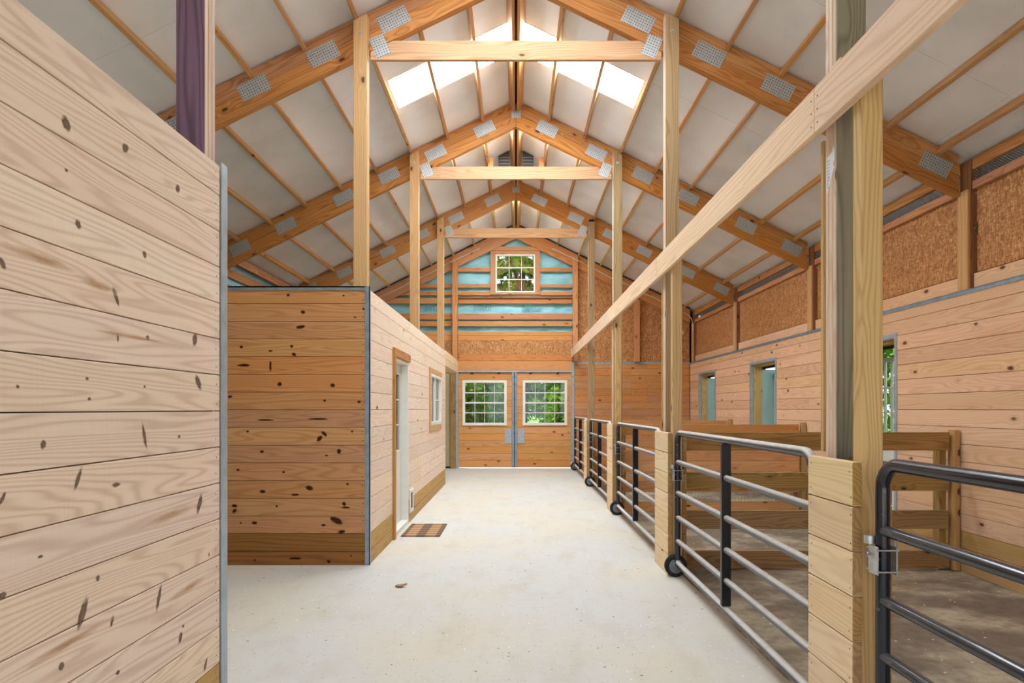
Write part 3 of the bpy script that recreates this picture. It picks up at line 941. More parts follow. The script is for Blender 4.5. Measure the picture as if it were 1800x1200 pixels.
# ------------------------------------------------------------------ unseen camera-end wall, added with a doorway sized for daylight
mb = MB()
mb.box(-4.6, -OPEN_W, -.56, -.52, -.2, 3.9); mb.box(OPEN_W, 4.6, -.56, -.52, -.2, 3.9); mb.box(-OPEN_W, OPEN_W, -.56, -.52, OPEN_H, 3.9)
mb.prism([(-4.6, 3.9), (4.6, 3.9), (0, 6.14)], -.56, -.52)
tag(mb.build('wall_rear', M['amber2']), 'camera-end wall of the barn around its wide open doorway', 'wall', kind='structure')
# ------------------------------------------------------------------ ceiling and skylights
SKY = [(4.0, 4.67), (7.07, 7.745), (9.17, 9.84), (12.28, 12.95)]  # first and last are unseen, added to brighten the aisle and far gable
SX0, SX1 = .07, 1.54
def slab(mb, s, x0, x1, y0, y1, o0, o1, mi=0):
    if s < 0:
        xs = (-x1, -x0)
    else:
        xs = (x0, x1)
    c = [(x, y, zc(x) + o) for o in (o0, o1) for (x, y) in ((xs[0], y0), (xs[1], y0), (xs[1], y1), (xs[0], y1))]
    mb.hexa(c, None, None, mi)
seams = [-.5, .9, 2.95, 5.0, 7.05, 9.1, 11.15, 13.2, 15.2]
for s, nm, lb in ((-1, 'ceiling_office_side', 'white ceiling sheets on the roof slope over the office side'), (1, 'ceiling_gate_side', 'white ceiling sheets on the roof slope over the gate side')):
    mb = MB()
    for a, b in zip(seams[:-1], seams[1:]):
        a += .002; b -= .002
        slab(mb, s, 0.0, SX0, a, b, 0, .01)
        cur = a
        for (p, q) in SKY:
            if q <= a or p >= b: continue
            p2, q2 = max(p, a), min(q, b)
            if p2 > cur + .003: slab(mb, s, SX0, SX1, cur, p2, 0, .01)
            cur = q2
        if b > cur + .003: slab(mb, s, SX0, SX1, cur, b, 0, .01)
        slab(mb, s, SX1, 2.98 if False else 4.15, a, b, 0, .01); slab(mb, s, 4.154, 4.95, a, b, 0, .01)
    cur = -.5
    for (p, q) in SKY + [(15.2, 15.2)]:
        slab(mb, s, 0, 4.95, cur, p, .03, .06, 1) if p > cur else None
        if q > p:
            slab(mb, s, 0, SX0, p, q, .03, .06, 1); slab(mb, s, SX1, 4.95, p, q, .03, .06, 1)
        cur = q
    c = mb.build(nm, [M['ceil'], M['roofm']])
    tag(c, lb, 'ceiling', kind='structure')
    for i, (p, q) in enumerate(SKY):
        d = thing('skylight', (s * .8, (p + q) / 2, zc(.8)), ['glowing white skylight over the %s just inside the camera end', 'glowing white skylight over the %s before the second truss', 'glowing white skylight over the %s just past the second truss', 'skylight over the %s behind the farthest truss'][i] % ('office-side slope' if s < 0 else 'gate-side slope'), 'skylight', 'skylights along the ridge', 'thing')
        mb = MB(); slab(mb, s, SX0 + .001, SX1 - .001, p + .001, q - .001, .012, .016)
        mb.build('skylight_sheet', M['sky'], d)
        mb = MB()
        slab(mb, s, SX0, SX1, p, p + .012, -.004, .011); slab(mb, s, SX0, SX1, q - .012, q, -.004, .011); slab(mb, s, SX1 - .012, SX1, p + .013, q - .013, -.004, .011)
        mb.build('skylight_curb', M['beamw'], d)

# ------------------------------------------------------------------ roof trusses
ZB, ZT, XE = 5.738, 6.132, 4.385
PX = [.473, 1.21, 1.91, 2.59, 3.46, 4.15]
TH = math.atan(SL)
tl = ['pine roof truss just above the camera, out over the nearest posts', 'large pine roof truss above the office front, nearest in view', 'middle pine roof truss between its two neighbours', 'farthest pine roof truss with nail plates before the blue gable']
def plate(x, z, ang, L, W, y, parent):
    d = Vector((math.cos(ang), 0, math.sin(ang)))
    c = Vector((x, y - .0016, z))
    mb = MB(); mb.obox(c - d * L / 2, c + d * L / 2, (0, -1, 0), W, .0022)
    return mb.build('nail_plate', M['plate'], parent)
for i, y in enumerate(YT):
    t = thing('roof_truss', (0, y, ZB), tl[i], 'truss', 'roof trusses', 'thing')
    for s in (-1, 1):
        mb = MB()
        for (o0, o1) in ((0, .1965), (.1985, ZT - ZB)):
            p = [(0.0015, ZB + o0), (XE, ZB + o0 - SL * XE), (XE, ZB + o1 - SL * XE), (0.0015, ZB + o1)]
            if s < 0:
                p = [(-x, z) for x, z in reversed(p)]
            mb.prism(p, y, y + .075, -s * TH)
        rf = mb.build('rafter', M['rafter'], t, bevel=.003)
        for k, x in enumerate(PX):
            plate(s * x, ZB + .197 - SL * x, -s * TH, .31, .17, y, rf)
    plate(0, ZB + .23, math.pi / 2, .2, .145, y, t)
    mb = MB()
    zz = lambda x: ZB - SL * x - .003
    xt = (ZB - 5.14) / SL - .006
    mb.prism([(-1.44, 4.95), (1.44, 4.95), (1.44, zz(1.44)), (xt, 5.14), (-xt, 5.14), (-1.44, zz(1.44))], y + .002, y + .040)
    cb = mb.build('collar_tie', M['tie'], t, bevel=.003)
    for s in (-1, 1):
        plate(s * 1.345, 5.085, s * math.radians(68), .21, .15, y, cb)

# ------------------------------------------------------------------ purlins
ordn = ['first', 'second', 'third', 'fourth', 'fifth', 'sixth', 'seventh', 'eighth']
ends = [(YT[0] + .079, YT[1] - .004), (YT[1] + .079, YT[2] - .004), (YT[2] + .079, YT[3] - .004), (YT[3] + .079, 14.79)]
bp = ['before the first truss', 'between first and second trusses', 'between second and third trusses', 'between third truss and gable']
for i, (a, b) in enumerate(ends):
    for s in (-1, 1):
        sd = 'office-side slope' if s < 0 else 'gate-side slope'
        nrm = Vector((s * math.sin(TH), 0, math.cos(TH)))
        for k in range(8):
            x = .53 * (k + 1)
            if k == 7: x = 4.21
            c = Vector((s * x, 0, zc(x))) - nrm * (.046 + .004)
            mb = MB(); mb.obox(c + Vector((0, a, 0)), c + Vector((0, b, 0)), nrm, .038, .092)
            tag(mb.build('purlin', M['purlin' if i < 3 else 'yellow'], bevel=.002), 'pine purlin under the %s, %s down from the ridge, %s' % (sd, ordn[k], bp[i]), 'purlin', 'roof purlins')
        c = Vector((s * .094, 0, zc(.094))) - nrm * .075
        mb = MB(); mb.obox(c + Vector((0, a, 0)), c + Vector((0, b, 0)), nrm, .038, .14)
        tag(mb.build('ridge_board', M['purlin' if i < 3 else 'yellow'], bevel=.002), 'ridge board on the %s of the dark ridge gap, %s' % ('office side' if s < 0 else 'gate side', bp[i]), 'board', 'ridge boards')
mb = MB(); mb.box(-.03, .03, -.4, 14.9, 6.10, 6.118)
tag(mb.build('trim_1', M['blackm']), 'dark strip in the gap along the ridge', 'strip', kind='structure')

# ridge vent box and hangers
d = thing('ridge_vent', (0, 10.55, 5.66), 'dark grey louvred vent box at the ridge behind the second truss', 'vent', kind='thing')
for s in (-1, 1):
    mb = MB()
    p = [(.115, 5.68), (.31, 5.68), (.31, zc(.31) - .012), (.115, zc(.115) - .012)]
    if s < 0: p = [(-x, z) for x, z in reversed(p)]
    mb.prism(p, 10.56, 10.70)
    b_ = mb.build('vent_box', M['fan'], d)
    mb = MB()
    for z in (5.72, 5.78, 5.84, 5.90, 5.95):
        mb.box(.12 if s > 0 else -.30, .30 if s > 0 else -.12, 10.548, 10.559, z, z + .012)
    mb.build('louver_blade', M['roofm'], b_)
for s in (-1, 1):
    mb = MB(); mb.box(s * .445 - .045, s * .445 + .045, 10.40, 10.44, 5.50, zc(.505) - .012, 'z')
    tag(mb.build('hanger_block', M['rafter'], bevel=.003), 'short upright pine block on the ceiling at the %s of the dark ridge vent' % ('office side' if s < 0 else 'gate side'), 'block', 'pine blocks beside the ridge vent', 'thing')

# ------------------------------------------------------------------ aisle posts
PI0, PI1 = 1.448, 1.578
def post_top(x): return ZB - SL * x + .30
lpl = ['purple stained post with pale edge rising behind the nearest plank wall', 'tan pine post standing behind the office front wall', 'tan pine post rising from the office wall under the middle truss', 'tan pine post rising from the office wall under the farthest truss']
TRR = [2.68, 5.75, 8.83, 11.89]
for i, t in enumerate(T):
    d = thing('roof_post', (-(PI0 + PI1) / 2, t + .05, 0), lpl[i], 'post', 'roof posts along the office side', 'thing')
    mb = MB()
    top = lambda x: post_top(abs(x))
    def ppost(y0, y1, m, nm, x0=-PI1, x1=-PI0, bev=.003):
        mb = MB()
        mb.prism([(x0, 0), (x1, 0), (x1, post_top(abs(x1))), (x0, post_top(abs(x0)))], y0, y1, math.pi / 2)
        return mb.build(nm, M[m], d, bevel=bev)
    if i == 0:
        ppost(t, t + .006, 'purple', 'stained_face', bev=.001)
        for k in range(3): ppost(t + .007 + k * .0325, t + .0375 + k * .0325, 'ply', 'ply')
    else:
        for k in range(2): ppost(t + k * .052, t + .0515 + k * .052, 'tanpost', 'ply', bev=.002)
    mb = MB(); z = post_top(PI1) - .12
    mb.lathe((-1.51, t, z), (0, -1, 0), [(0, .02), (.004, .02), (.004, .011), (.014, .008)], 10)
    mb.build('bolt', M['zinc'], d)

rpl = ['grey weathered laminated post nearest the camera with a torn paper tag', 'grey laminated post behind the second gate pilaster', 'tan grey laminated post behind the third gate pilaster', 'old weathered post with a dark cap at the farthest gate pilaster']
for i, t in enumerate(TRR):
    d = thing('roof_post', ((PI0 + PI1) / 2, t + .05, -.09), rpl[i], 'post', 'roof posts along the gates', 'thing')
    def rpost(y0, y1, m, nm, x0=PI0, x1=PI1, zt=None, bev=.003):
        mb = MB()
        za, zb = (post_top(x0), post_top(x1)) if zt is None else (zt, zt)
        mb.prism([(x0, -.09), (x1, -.09), (x1, zb), (x0, za)], y0, y1, math.pi / 2)
        return mb.build(nm, M[m], d, bevel=bev)
    if i < 3:
        rpost(t, t + .008, 'grey' if i < 1 else 'oldpost', 'weathered_face', bev=.001)
        for k in range(3): rpost(t + .009 + k * .0315, t + .039 + k * .0315, 'ply', 'ply', x1=PI1 - .002)
    else:
        rpost(t, t + .1, 'oldpost', 'post_core', zt=5.24)
        mb = MB(); mb.lathe((1.513, t + .048, 5.242), (0, 0, 1), [(0, .052), (.01, .056), (.03, .056), (.05, .04)], 14)
        mb.build('post_cap', M['blackm'], d)
    if i < 3:
        mb = MB(); mb.box(1.440, 1.50, t + .106, t + .128, 1.30, 2.755, 'z'); mb.build('backing_strip', M['yellow'], d)
        mb = MB(); z = post_top(PI1) - .12
        mb.lathe((1.51, t, z), (0, -1, 0), [(0, .02), (.004, .02), (.004, .011), (.014, .008)], 10)
        mb.build('bolt', M['zinc'], d)
    if i == 0:
        # torn paper tag stapled on the aisle face
        x = PI0 - .0015
        P = [(0.0, 2.50), (.012, 2.50), (.062, 2.585), (.074, 2.60), (.064, 2.607), (.060, 2.62), (.074, 2.632), (.074, 2.68), (.066, 2.695), (.052, 2.675), (.008, 2.665), (.004, 2.60)]
        mb = MB(); n = len(P)
        vs = [(x, t + .094 - u, z) for u, z in P] + [(x + .0008, t + .094 - u, z) for u, z in P]
        mb.add(vs, [tuple(range(n)), tuple(reversed(range(n, 2 * n)))] + [(j, (j + 1) % n, n + (j + 1) % n, n + j) for j in range(n)])
        tg = mb.build('paper_tag', M['paper'])
        tag(tg, 'torn white paper tag with faded print stapled to the near gate post', 'tag')
        mb = MB()
        for u in (.016, .028):
            for k in range(9):
                z = 2.52 + k * .015
                if u > .02 and k < 2: continue
                mb.box(x - .0008, x - .0002, t + .094 - u - .003, t + .094 - u + .001, z, z + U(.007, .012))
        mb.build('faded_print', M['ink'], tg)

# ------------------------------------------------------------------ gate pilasters
pll = ['plank-clad gate pilaster nearest the camera with yellow end post', 'plank-clad gate pilaster second from the camera', 'plank-clad gate pilaster third from the camera', 'plank-clad gate pilaster farthest from the camera']
for i, t in enumerate(TRR):
    p = thing('gate_pilaster', (1.40, t - .15, 0), pll[i], 'pilaster', 'plank-clad gate pilasters', 'thing')
    ya, yb = t - .27 if i == 0 else t - .41, t + .10
    for k in range(7):
        mb = MB(); z0 = .003 + k * .1835
        mb.box(1.366, 1.405, ya + U(0, .004), yb, z0, z0 + .178, 'y')
        mb.mi[2] = 2
        for (yy) in (ya + .02, yb - .03):
            for zz_ in (.035, .14):
                n = 6; c = Vector((1.3655, yy + U(-.006, .006), z0 + zz_ + U(-.008, .008)))
                mb.add([c + Vector((0, math.cos(6.283 * q / n), -math.sin(6.283 * q / n))) * .0038 for q in range(n)], [tuple(range(n))], None, None, 1)
        mb.build('cladding_board', [M['cream'], M['blackm'], M['endgrain']], p, bevel=.0025)
    yf = ya + .012
    mb = MB(); mb.box(1.409, 1.497, yf, yf + .066, 0 if False else .002, 2.86 if i < 3 else 1.29, 'z')
    mb.build('end_post', M['yellow'], p, bevel=.004)
    for k in range(7):
        mb = MB(); z0 = .003 + k * .1835
        mb.box(1.50 if False else 1.502, 1.54, yf + .01, t - .005, z0, z0 + .178, 'y')
        mb.build('rear_board', M['brownrail'], p, bevel=.003)

# long header board over the gates
js = [.2, 2.73, 5.80, 8.89, 11.95, 14.83]
hb = ['long cream header board passing in front of the grey near post', 'cream header board between the first and second gate posts', 'cream header board between the second and third gate posts', 'cream header board between the third and fourth gate posts', 'far end piece of the cream header board reaching the gable']
for i in range(5):
    mb = MB(); z0 = 2.762 + U(-.004, .004)
    mb.box(1.368 + (.003 if i % 2 else 0), 1.406, js[i] + .002, js[i + 1] - .002, z0, z0 + .212, 'y')
    for yy in (js[i] + .03, js[i + 1] - .03):
        for k in range(3):
            n = 6; c = Vector((1.3675 if not i % 2 else 1.3705, yy, z0 + .04 + k * .06))
            mb.add([c + Vector((0, math.cos(6.283 * q / n), -math.sin(6.283 * q / n))) * .005 for q in range(n)], [tuple(range(n))], None, None, 1)
    tag(mb.build('header_board', [M['beamw'], M['blackm']], bevel=.004), hb[i], 'beam', 'header boards over the gates', 'thing')
mb = MB(); mb.box(1.409, 1.446, 2.585, 2.672, 2.88, 3.03, 'z')
tag(mb.build('spacer_block', M['beamw'], bevel=.004), 'small pine spacer block poking up behind the header at the near post', 'block')

# ------------------------------------------------------------------ tube gates
XG = 1.435
RZ = [1.285, 1.025, .752, .535, .325, .125]
def arc(cy, cz, r, a0, a1, n=7):
    return [(XG, cy + r * math.cos(math.radians(a0 + (a1 - a0) * i / n)), cz + r * math.sin(math.radians(a0 + (a1 - a0) * i / n))) for i in range(n + 1)]
def gate(yf, label, clean, yn=None):
    yn = yf - 2.41 if yn is None else yn
    d = thing('tube_gate', (XG, (yf + yn) / 2, 0), label, 'gate', 'tube gates along the aisle', 'thing')
    r = .095
    path = arc(yf - r, RZ[0] - r, r, 90, 0) + arc(yf - .04, RZ[5] + .04, .04, 0, -90, 4) + arc(yn + .04, RZ[5] + .04, .04, -90, -180, 4) + arc(yn + r, RZ[0] - r, r, 180, 90)
    mb = MB(); mb.tube(path, .026, 14, True)
    fr = mb.build('gate_frame', M['framed' if clean else 'frameg'], d, smooth=True)
    for z in RZ[1:5]:
        mb = MB(); mb.tube([(XG, yn + .01, z), (XG, yf - .01, z)], .0225, 12)
        mb.build('rail', M['raild' if clean else 'railg'], d, smooth=True)
    mb = MB(); ym = (yf + yn) / 2
    mb.box(XG - .032, XG + .032, ym - .018, ym + .018, RZ[5] + .026, RZ[0] - .026, 'z')
    mb.build('stile', M['black'], d, bevel=.004)
    # latch
    mb = MB(); mb.box(XG - .040, XG - .034, yf - .03, yf + .03, .855, .965, 'z')
    lt = mb.build('latch', M['zinc'], d, bevel=.001)
    mb = MB(); mb.box(XG + .034, XG + .040, yf - .03, yf + .03, .855, .965, 'z'); mb.build('clamp_plate', M['zinc'], lt, bevel=.001)
    mb = MB()
    for z in (.868, .952):
        for q in (-.031, .031): mb.tube([(XG - .044, yf + q, z), (XG + .044, yf + q, z)], .0035, 8)
    mb.build('clamp_bolt', M['zinc'], lt)
    mb = MB()
    mb.tube([(XG - .035, yf + .045, .985), (XG - .035, yf + .028, .985)], .009, 8)
    mb.lathe((XG - .035, yf + .030, .968), (0, 0, 1), [(0, .02), (.032, .02)], 12)
    mb.build('hinge_pin', M['zinc'], lt, smooth=True)
    vs, fs = [], []
    for k in range(9):
        q = math.pi * k / 8
        for yy, rr in ((yf + .02, .022), (yf + .055, .012)):
            vs.append((XG - .04 + rr * math.cos(q), yy, .93 - rr * .7 * math.sin(q)))
    for k in range(8): fs.append((2 * k, 2 * k + 2, 2 * k + 3, 2 * k + 1))
    mb = MB(); mb.add(vs, fs); mb.build('catch_scoop', M['zinc'], lt, smooth=True)
    # wheel
    c = Vector((XG - .01, yf + .004, .1005))
    mb = MB(); mb.lathe(c, (0, 1, 0), [(0, .062), (0, .086), (.008, .097), (.014, .1), (.032, .1), (.038, .097), (.046, .086), (.046, .062)], 28)
    wh = mb.build('wheel', M['rubber'], d, smooth=True)
    mb = MB(); mb.lathe(c + Vector((0, -.002, 0)), (0, 1, 0), [(-.008, .018), (-.006, .030), (-.002, .034), (-.001, .056), (.002, .064)], 24)
    mb.build('wheel_hub', M['hub'], wh, smooth=True)
    mb = MB(); mb.box(c.x - .04, c.x + .045, yf + .004, yf + .008, .10, .17, 'z'); mb.build('wheel_bracket', M['zinc'], wh)
    return d
gate(2.325, 'glossy black tube gate at the camera end, nearest of all', True)
gate(TRR[1] - .47, 'dusty black tube gate between the first and second pilasters', False, TRR[0] + .18)
gate(TRR[2] - .47, 'dusty black tube gate between the second and third pilasters', False, TRR[1] + .19)
gate(TRR[3] - .47, 'dusty black tube gate between the third and fourth pilasters', False, TRR[2] + .19)
gate(14.42, 'dusty black tube gate farthest away beside the barn doors', False, TRR[3] + .19)

# ------------------------------------------------------------------ pen partitions
def partition(y, rails, label, mat, mesh=None):
    p = thing('pen_partition', (2.95, y, -.09), label, 'fence', 'board partitions between pens', 'thing')
    for (z0, z1, m) in rails:
        mb = MB(); mb.box(1.585, 4.275 + U(-.01, .005), y, y + .038, z0, z1, 'x')
        mb.build('rail_board', M[m], p, bevel=.003)
    mb = MB(); mb.box(4.302, 4.358, y - .03, y + .06, -.09, 1.29, 'z'); mb.build('end_post', M['treated'], p, bevel=.003)
    mb = MB(); mb.box(4.20, 4.27, y + .0395, y + .13, -.09, 1.26, 'z'); mb.build('rear_post', M['brownrail'], p, bevel=.003)
    mb = MB(); mb.box(1.59, 1.66, y + .0395, y + .13, -.09, 1.26, 'z'); mb.build('rear_post', M['brownrail'], p, bevel=.003)
    if mesh:
        mb = MB()
        z0, z1 = mesh
        for k in range(54): mb.obox((1.6 + k * .05, y - .004, z0), (1.6 + k * .05, y - .004, z1), (0, 1, 0), .004, .003)
        for k in range(4): mb.obox((1.6, y - .004, z0 + (z1 - z0) * k / 3), (4.27, y - .004, z0 + (z1 - z0) * k / 3), (0, 1, 0), .004, .003)
        mb.build('wire_panel', M['wire'], p)
    return p
partition(5.862, [(1.087, 1.267, 'brownrail'), (.69, .87, 'brownrail'), (.316, .496, 'brownrail'), (-.078, .10, 'brownrail')], 'four-board brown pen partition nearest the camera', 'brownrail')
partition(8.96, [(1.095, 1.262, 'door'), (.714, .872, 'door'), (.55, .711, 'door'), (.245, .42, 'door'), (-.05, .10, 'door')], 'amber board pen partition with wire strip, second from the camera', 'amber2', (.10, .245))
partition(12.0, [(1.10, 1.262, 'door'), (.92, 1.09, 'door'), (.73, .90, 'door'), (.54, .71, 'door'), (.2, .38, 'door'), (-.05, .12, 'door')], 'amber board pen partition farthest from the camera', 'door')

# ------------------------------------------------------------------ far wall
FX0, FX1 = -1.45, 1.40
w = MB()
rows_f = [2.455, 2.70, 2.865]
planks(w, 'y', YE, .03, -1.457, 1.415, rows_f)
planks(w, 'y', YE, .03, -1.457, 1.415, [3.217, 3.335, 3.436])
planks(w, 'y', YE, .03, -4.36, -1.59, [2.40, 2.57, 2.74, 2.865]); planks(w, 'y', YE, .03, -4.36, -1.59, [3.217, 3.335, 3.436])
planks(w, 'y', YE, .03, -4.36, -2.7, ROWS[:15])
planks(w, 'y', YE, .03, 1.47, 4.362, [-.10] + ROWS[1:], joints=(2.9, 3.3), jprob=.25)
backing(w, 'y', YE + .034, .01, 1.47, 4.362, -.1, 2.64, mi=1)
fw = w.build('wall_far', [M['amber2'], M['dark']], bevel=.002)
tag(fw, 'amber plank lower parts of the far gable wall around the barn doors', 'wall', kind='structure')
mb = MB(); mb.box(1.46, 4.362, YE - .008, YE - .001, 2.625, 2.665, 'x'); mb.build('top_trim', M['galvl'], fw)
mb = MB()
mb.box(-1.515, -1.445, YE - .01, YE + .03, 0, 2.44, 'z'); mb.box(1.392, 1.465, YE - .01, YE + .03, 0, 2.665, 'z'); mb.box(-1.445, 1.392, YE - .01, YE + .02, 2.415, 2.452, 'x')
mb.build('door_trim', M['galvl'], fw)
for (a, b) in ((-4.36, -1.59), (-1.457, 1.415)):
    mb = MB(); mb.box(a, b, YE + .004, YE + .016, 2.868, 3.214)
    mb.build('strand_board', M['osb'], fw)
# outer skin
def roofz(x): return zc(x) - .012
mb = MB()
SK0, SK1 = 15.08, 15.12
def col(x0, x1, z0): mb.prism([(x0, z0), (x1, z0), (x1, roofz(x1))] + ([(0, roofz(0))] if x0 < 0 < x1 else []) + [(x0, roofz(x0))], SK0, SK1)
col(-4.6, -1.46, -.1); col(-1.46, -.55, 2.41); col(.52, 1.43, 2.41); col(1.43, 4.6, -.1)
mb.box(-.55, .52, SK0, SK1, 2.41, 4.39); mb.prism([(-.55, 5.40), (.52, 5.40), (.52, roofz(.52)), (0, roofz(0)), (-.55, roofz(.55))], SK0, SK1)
tag(mb.build('wall_far_outer', M['soffit']), 'outer skin of the far gable wall behind the blue film', 'wall', kind='structure')
# blue film sheets
def film(x0, x1, z0, label, hole=None):
    mb = MB(); st = .055
    nx = int((x1 - x0) / st); nz = int((5.9 - z0) / st)
    idx = {}
    vs, fs = [], []
    def vid(i, j):
        if (i, j) not in idx:
            x = x0 + (x1 - x0) * i / nx; z = z0 + st * j
            h = .010 * math.sin(x * 7 + z * 5 + 2 * math.sin(z * 3)) + .008 * math.sin(x * 17 - z * 23) + .006 * math.sin(x * 31 + z * 41 + math.sin(x * 9))
            idx[(i, j)] = len(vs); vs.append((x, 15.045 + h, z))
        return idx[(i, j)]
    for i in range(nx):
        for j in range(nz):
            xm = x0 + (x1 - x0) * (i + .5) / nx; zm = z0 + st * (j + .5)
            if zm > roofz(xm) - .12: continue
            if hole and hole[0] < xm < hole[1] and hole[2] < zm < hole[3]: continue
            fs.append((vid(i, j), vid(i + 1, j), vid(i + 1, j + 1), vid(i, j + 1)))
    mb.add(vs, fs)
    o = mb.build('insulation_film', M['film'], smooth=True)
    return tag(o, label, 'film', 'blue insulation films', 'thing')
f1 = film(-1.52, 1.48, 3.38, 'blue wrinkled insulation film around the gable window', (-.55, .52, 4.42, 5.36))
f2 = film(-4.4, -1.54, 3.38, 'blue insulation film on the gable beyond the office-side posts')
# faded print along the film (tall condensed mirrored letters, barely legible)
def ftext(s, x, z, h, par):
    cu = bpy.data.curves.new('lettering', 'FONT'); cu.body = s; cu.size = h; cu.align_x = 'LEFT'; cu.extrude = 0.0005
    tmp = bpy.data.objects.new('tmp', cu); COL.objects.link(tmp)
    me = bpy.data.meshes.new_from_object(tmp.evaluated_get(bpy.context.evaluated_depsgraph_get()))
    bpy.data.objects.remove(tmp)
    me.materials.clear(); me.materials.append(M['filmink'])
    ob = bpy.data.objects.new('faded_lettering', me); COL.objects.link(ob)
    ob.parent = par
    ob.rotation_euler = (math.pi / 2, 0, 0); ob.scale = (-.62, 1.25, 1)
    ob.location = Vector((x, 15.016, z)) - ORG[par.name]
ftext('SOUNINS', -.62, 3.965, .175, f1)
ftext('SOUNINS', .62, 3.965, .175, f1)
ftext('SOUNINS', -1.85, 3.965, .175, f2)

# girts
GZ = [(3.57, 3.70, 'seventh'), (3.74, 3.89, 'sixth'), (4.14, 4.275, 'fifth'), (4.35, 4.436, 'fourth'), (4.54, 4.63, 'third'), (4.94, 5.04, 'second')]
for (z0, z1, o) in GZ:
    parts = [('between gable posts', -1.455, 1.413)] if z0 < 4.3 else [('at the office side of the window', -1.455, -.645), ('at the gate side of the window', .605, 1.413)]
    for (pl, a, b) in parts:
        lim = (ZB + .2 - z1) / SL
        a2, b2 = max(a, -lim), min(b, lim)
        mb = MB(); mb.box(a2, b2, YE + .008, YE + .046, z0, z1, 'x')
        if o == 'fifth':
            mb.box(a2, b2, YE - .06, YE + .046, z1 + .002, z1 + .022, 'x')
        tag(mb.build('wall_girt', M['girt'], bevel=.002), 'pine girt over blue film %s, %s from top' % (pl, o), 'girt', 'gable girts', 'thing')
    lim = (ZB + .2 - z1) / SL
    if lim > 1.75:
        mb = MB(); mb.box(max(-4.36, -lim), -1.59, YE + .008, YE + .046, z0, z1, 'x')
        tag(mb.build('wall_girt', M['girt'], bevel=.002), 'pine girt over blue film beyond the office-side gable post, %s from top' % o, 'girt', 'gable girts', 'thing')
# gable posts, rafters, stud
for s, a, b, l in ((-1, -1.586, -1.458, 'office side'), (1, 1.416, 1.544, 'gate side')):
    mb = MB(); mb.box(a, b, 14.805, 14.872, 2.46 if s < 0 else 2.67, 5.32, 'z')
    tag(mb.build('gable_post', M['girt'], bevel=.003), 'tall brown gable post on the %s of the gable window' % l, 'post', 'gable posts', 'thing')
    mb = MB(); p = [(.002, ZB + .02), (4.36, ZB + .02 - SL * 4.36), (4.36, roofz(4.36) - .02), (.002, roofz(0) - .02)]
    if s < 0: p = [(-x, z) for x, z in reversed(p)]
    mb.prism(p, 14.88, 14.922, -s * TH)
    tag(mb.build('gable_rafter', M['girt'], bevel=.003), 'brown gable rafter against the far wall on the %s' % l, 'rafter', 'gable rafters', 'thing')
    mb = MB(); mb.tube([(s * (.05 + .43 * k), 14.858, zc(.05 + .43 * k) - .035) for k in range(11)], .011, 8)
    tag(mb.build('black_conduit', M['blackm'], smooth=True), 'thin black conduit along the ceiling edge at the gable, %s' % l, 'conduit', 'black conduits', 'thing')
    mb = MB()
    pts = []
    for k in range(60):
        x = .9 + (3.4 if s > 0 else 3.1) * k / 59
        pts.append((s * x, 14.864 - .085 * max(0, min(1, (.24 - abs(x - 1.50)) / .1)), ZB + .20 - SL * x + .012 * math.sin(k * .45)))
    if s > 0:
        pts += [(4.34, 14.70, 3.72), (4.37, 14.70, 3.60), (4.38, 14.70, 3.42)]
    mb.tube(pts, .011, 8)
    tag(mb.build('white_cable', M['cable'], smooth=True), 'white electrical cable sagging along the gable rafter on the %s' % l, 'cable', 'white cables', 'thing')
mb = MB(); mb.box(2.95, 3.09, 14.885 - .06, 14.878, 2.67, ZB - SL * 3.02 - .05, 'z')
tag(mb.build('wall_stud', M['girt'], bevel=.003), 'upright stud on the brown strand board gable above the pens', 'stud', kind='thing')
for (a, b, z0, z1, l) in ((1.55, 3.43, 2.67, 4.68, 'large lower'), (1.55, 3.43, 4.684, 9, 'upper'), (3.434, 4.36, 2.67, 9, 'corner')):
    mb = MB(); za, zb = min(z1, roofz(a) - .03), min(z1, roofz(b) - .03)
    pts = [(a, z0), (b, z0)]
    if zb > z0: pts.append((b, zb))
    if z1 > za > zb and l == 'large lower': pts.append(((zc(0) - .042 - z1) / SL, z1))
    if za > z0: pts.append((a, za))
    if l == 'large lower':
        pts = [(a, z0), (b, z0), (b, min(z1, roofz(b) - .03))] + ([((AX - .042 - z1) / SL, z1)] if roofz(b) - .03 < z1 else []) + [(a, z1)]
    if l == 'upper':
        xm = (AX - .042 - z0) / SL
        pts = [(a, z0), (min(b, xm), z0), (a, roofz(a) - .03)]
    mb.prism(pts, YE + .012, YE + .026)
    tag(mb.build('strand_board', M['osb']), '%s strand board panel on the gable above the pens' % l, 'panel', 'strand boards on the gable')
mb = MB(); mb.lathe((4.16, YE + .010, 3.41), (0, -1, 0), [(0, .05), (.02, .055), (.045, .05), (.06, .03), (.064, .012)], 18)
tag(mb.build('wall_lamp', M['white'], smooth=True), 'small round white fixture on the strand board in the far corner', 'fixture')

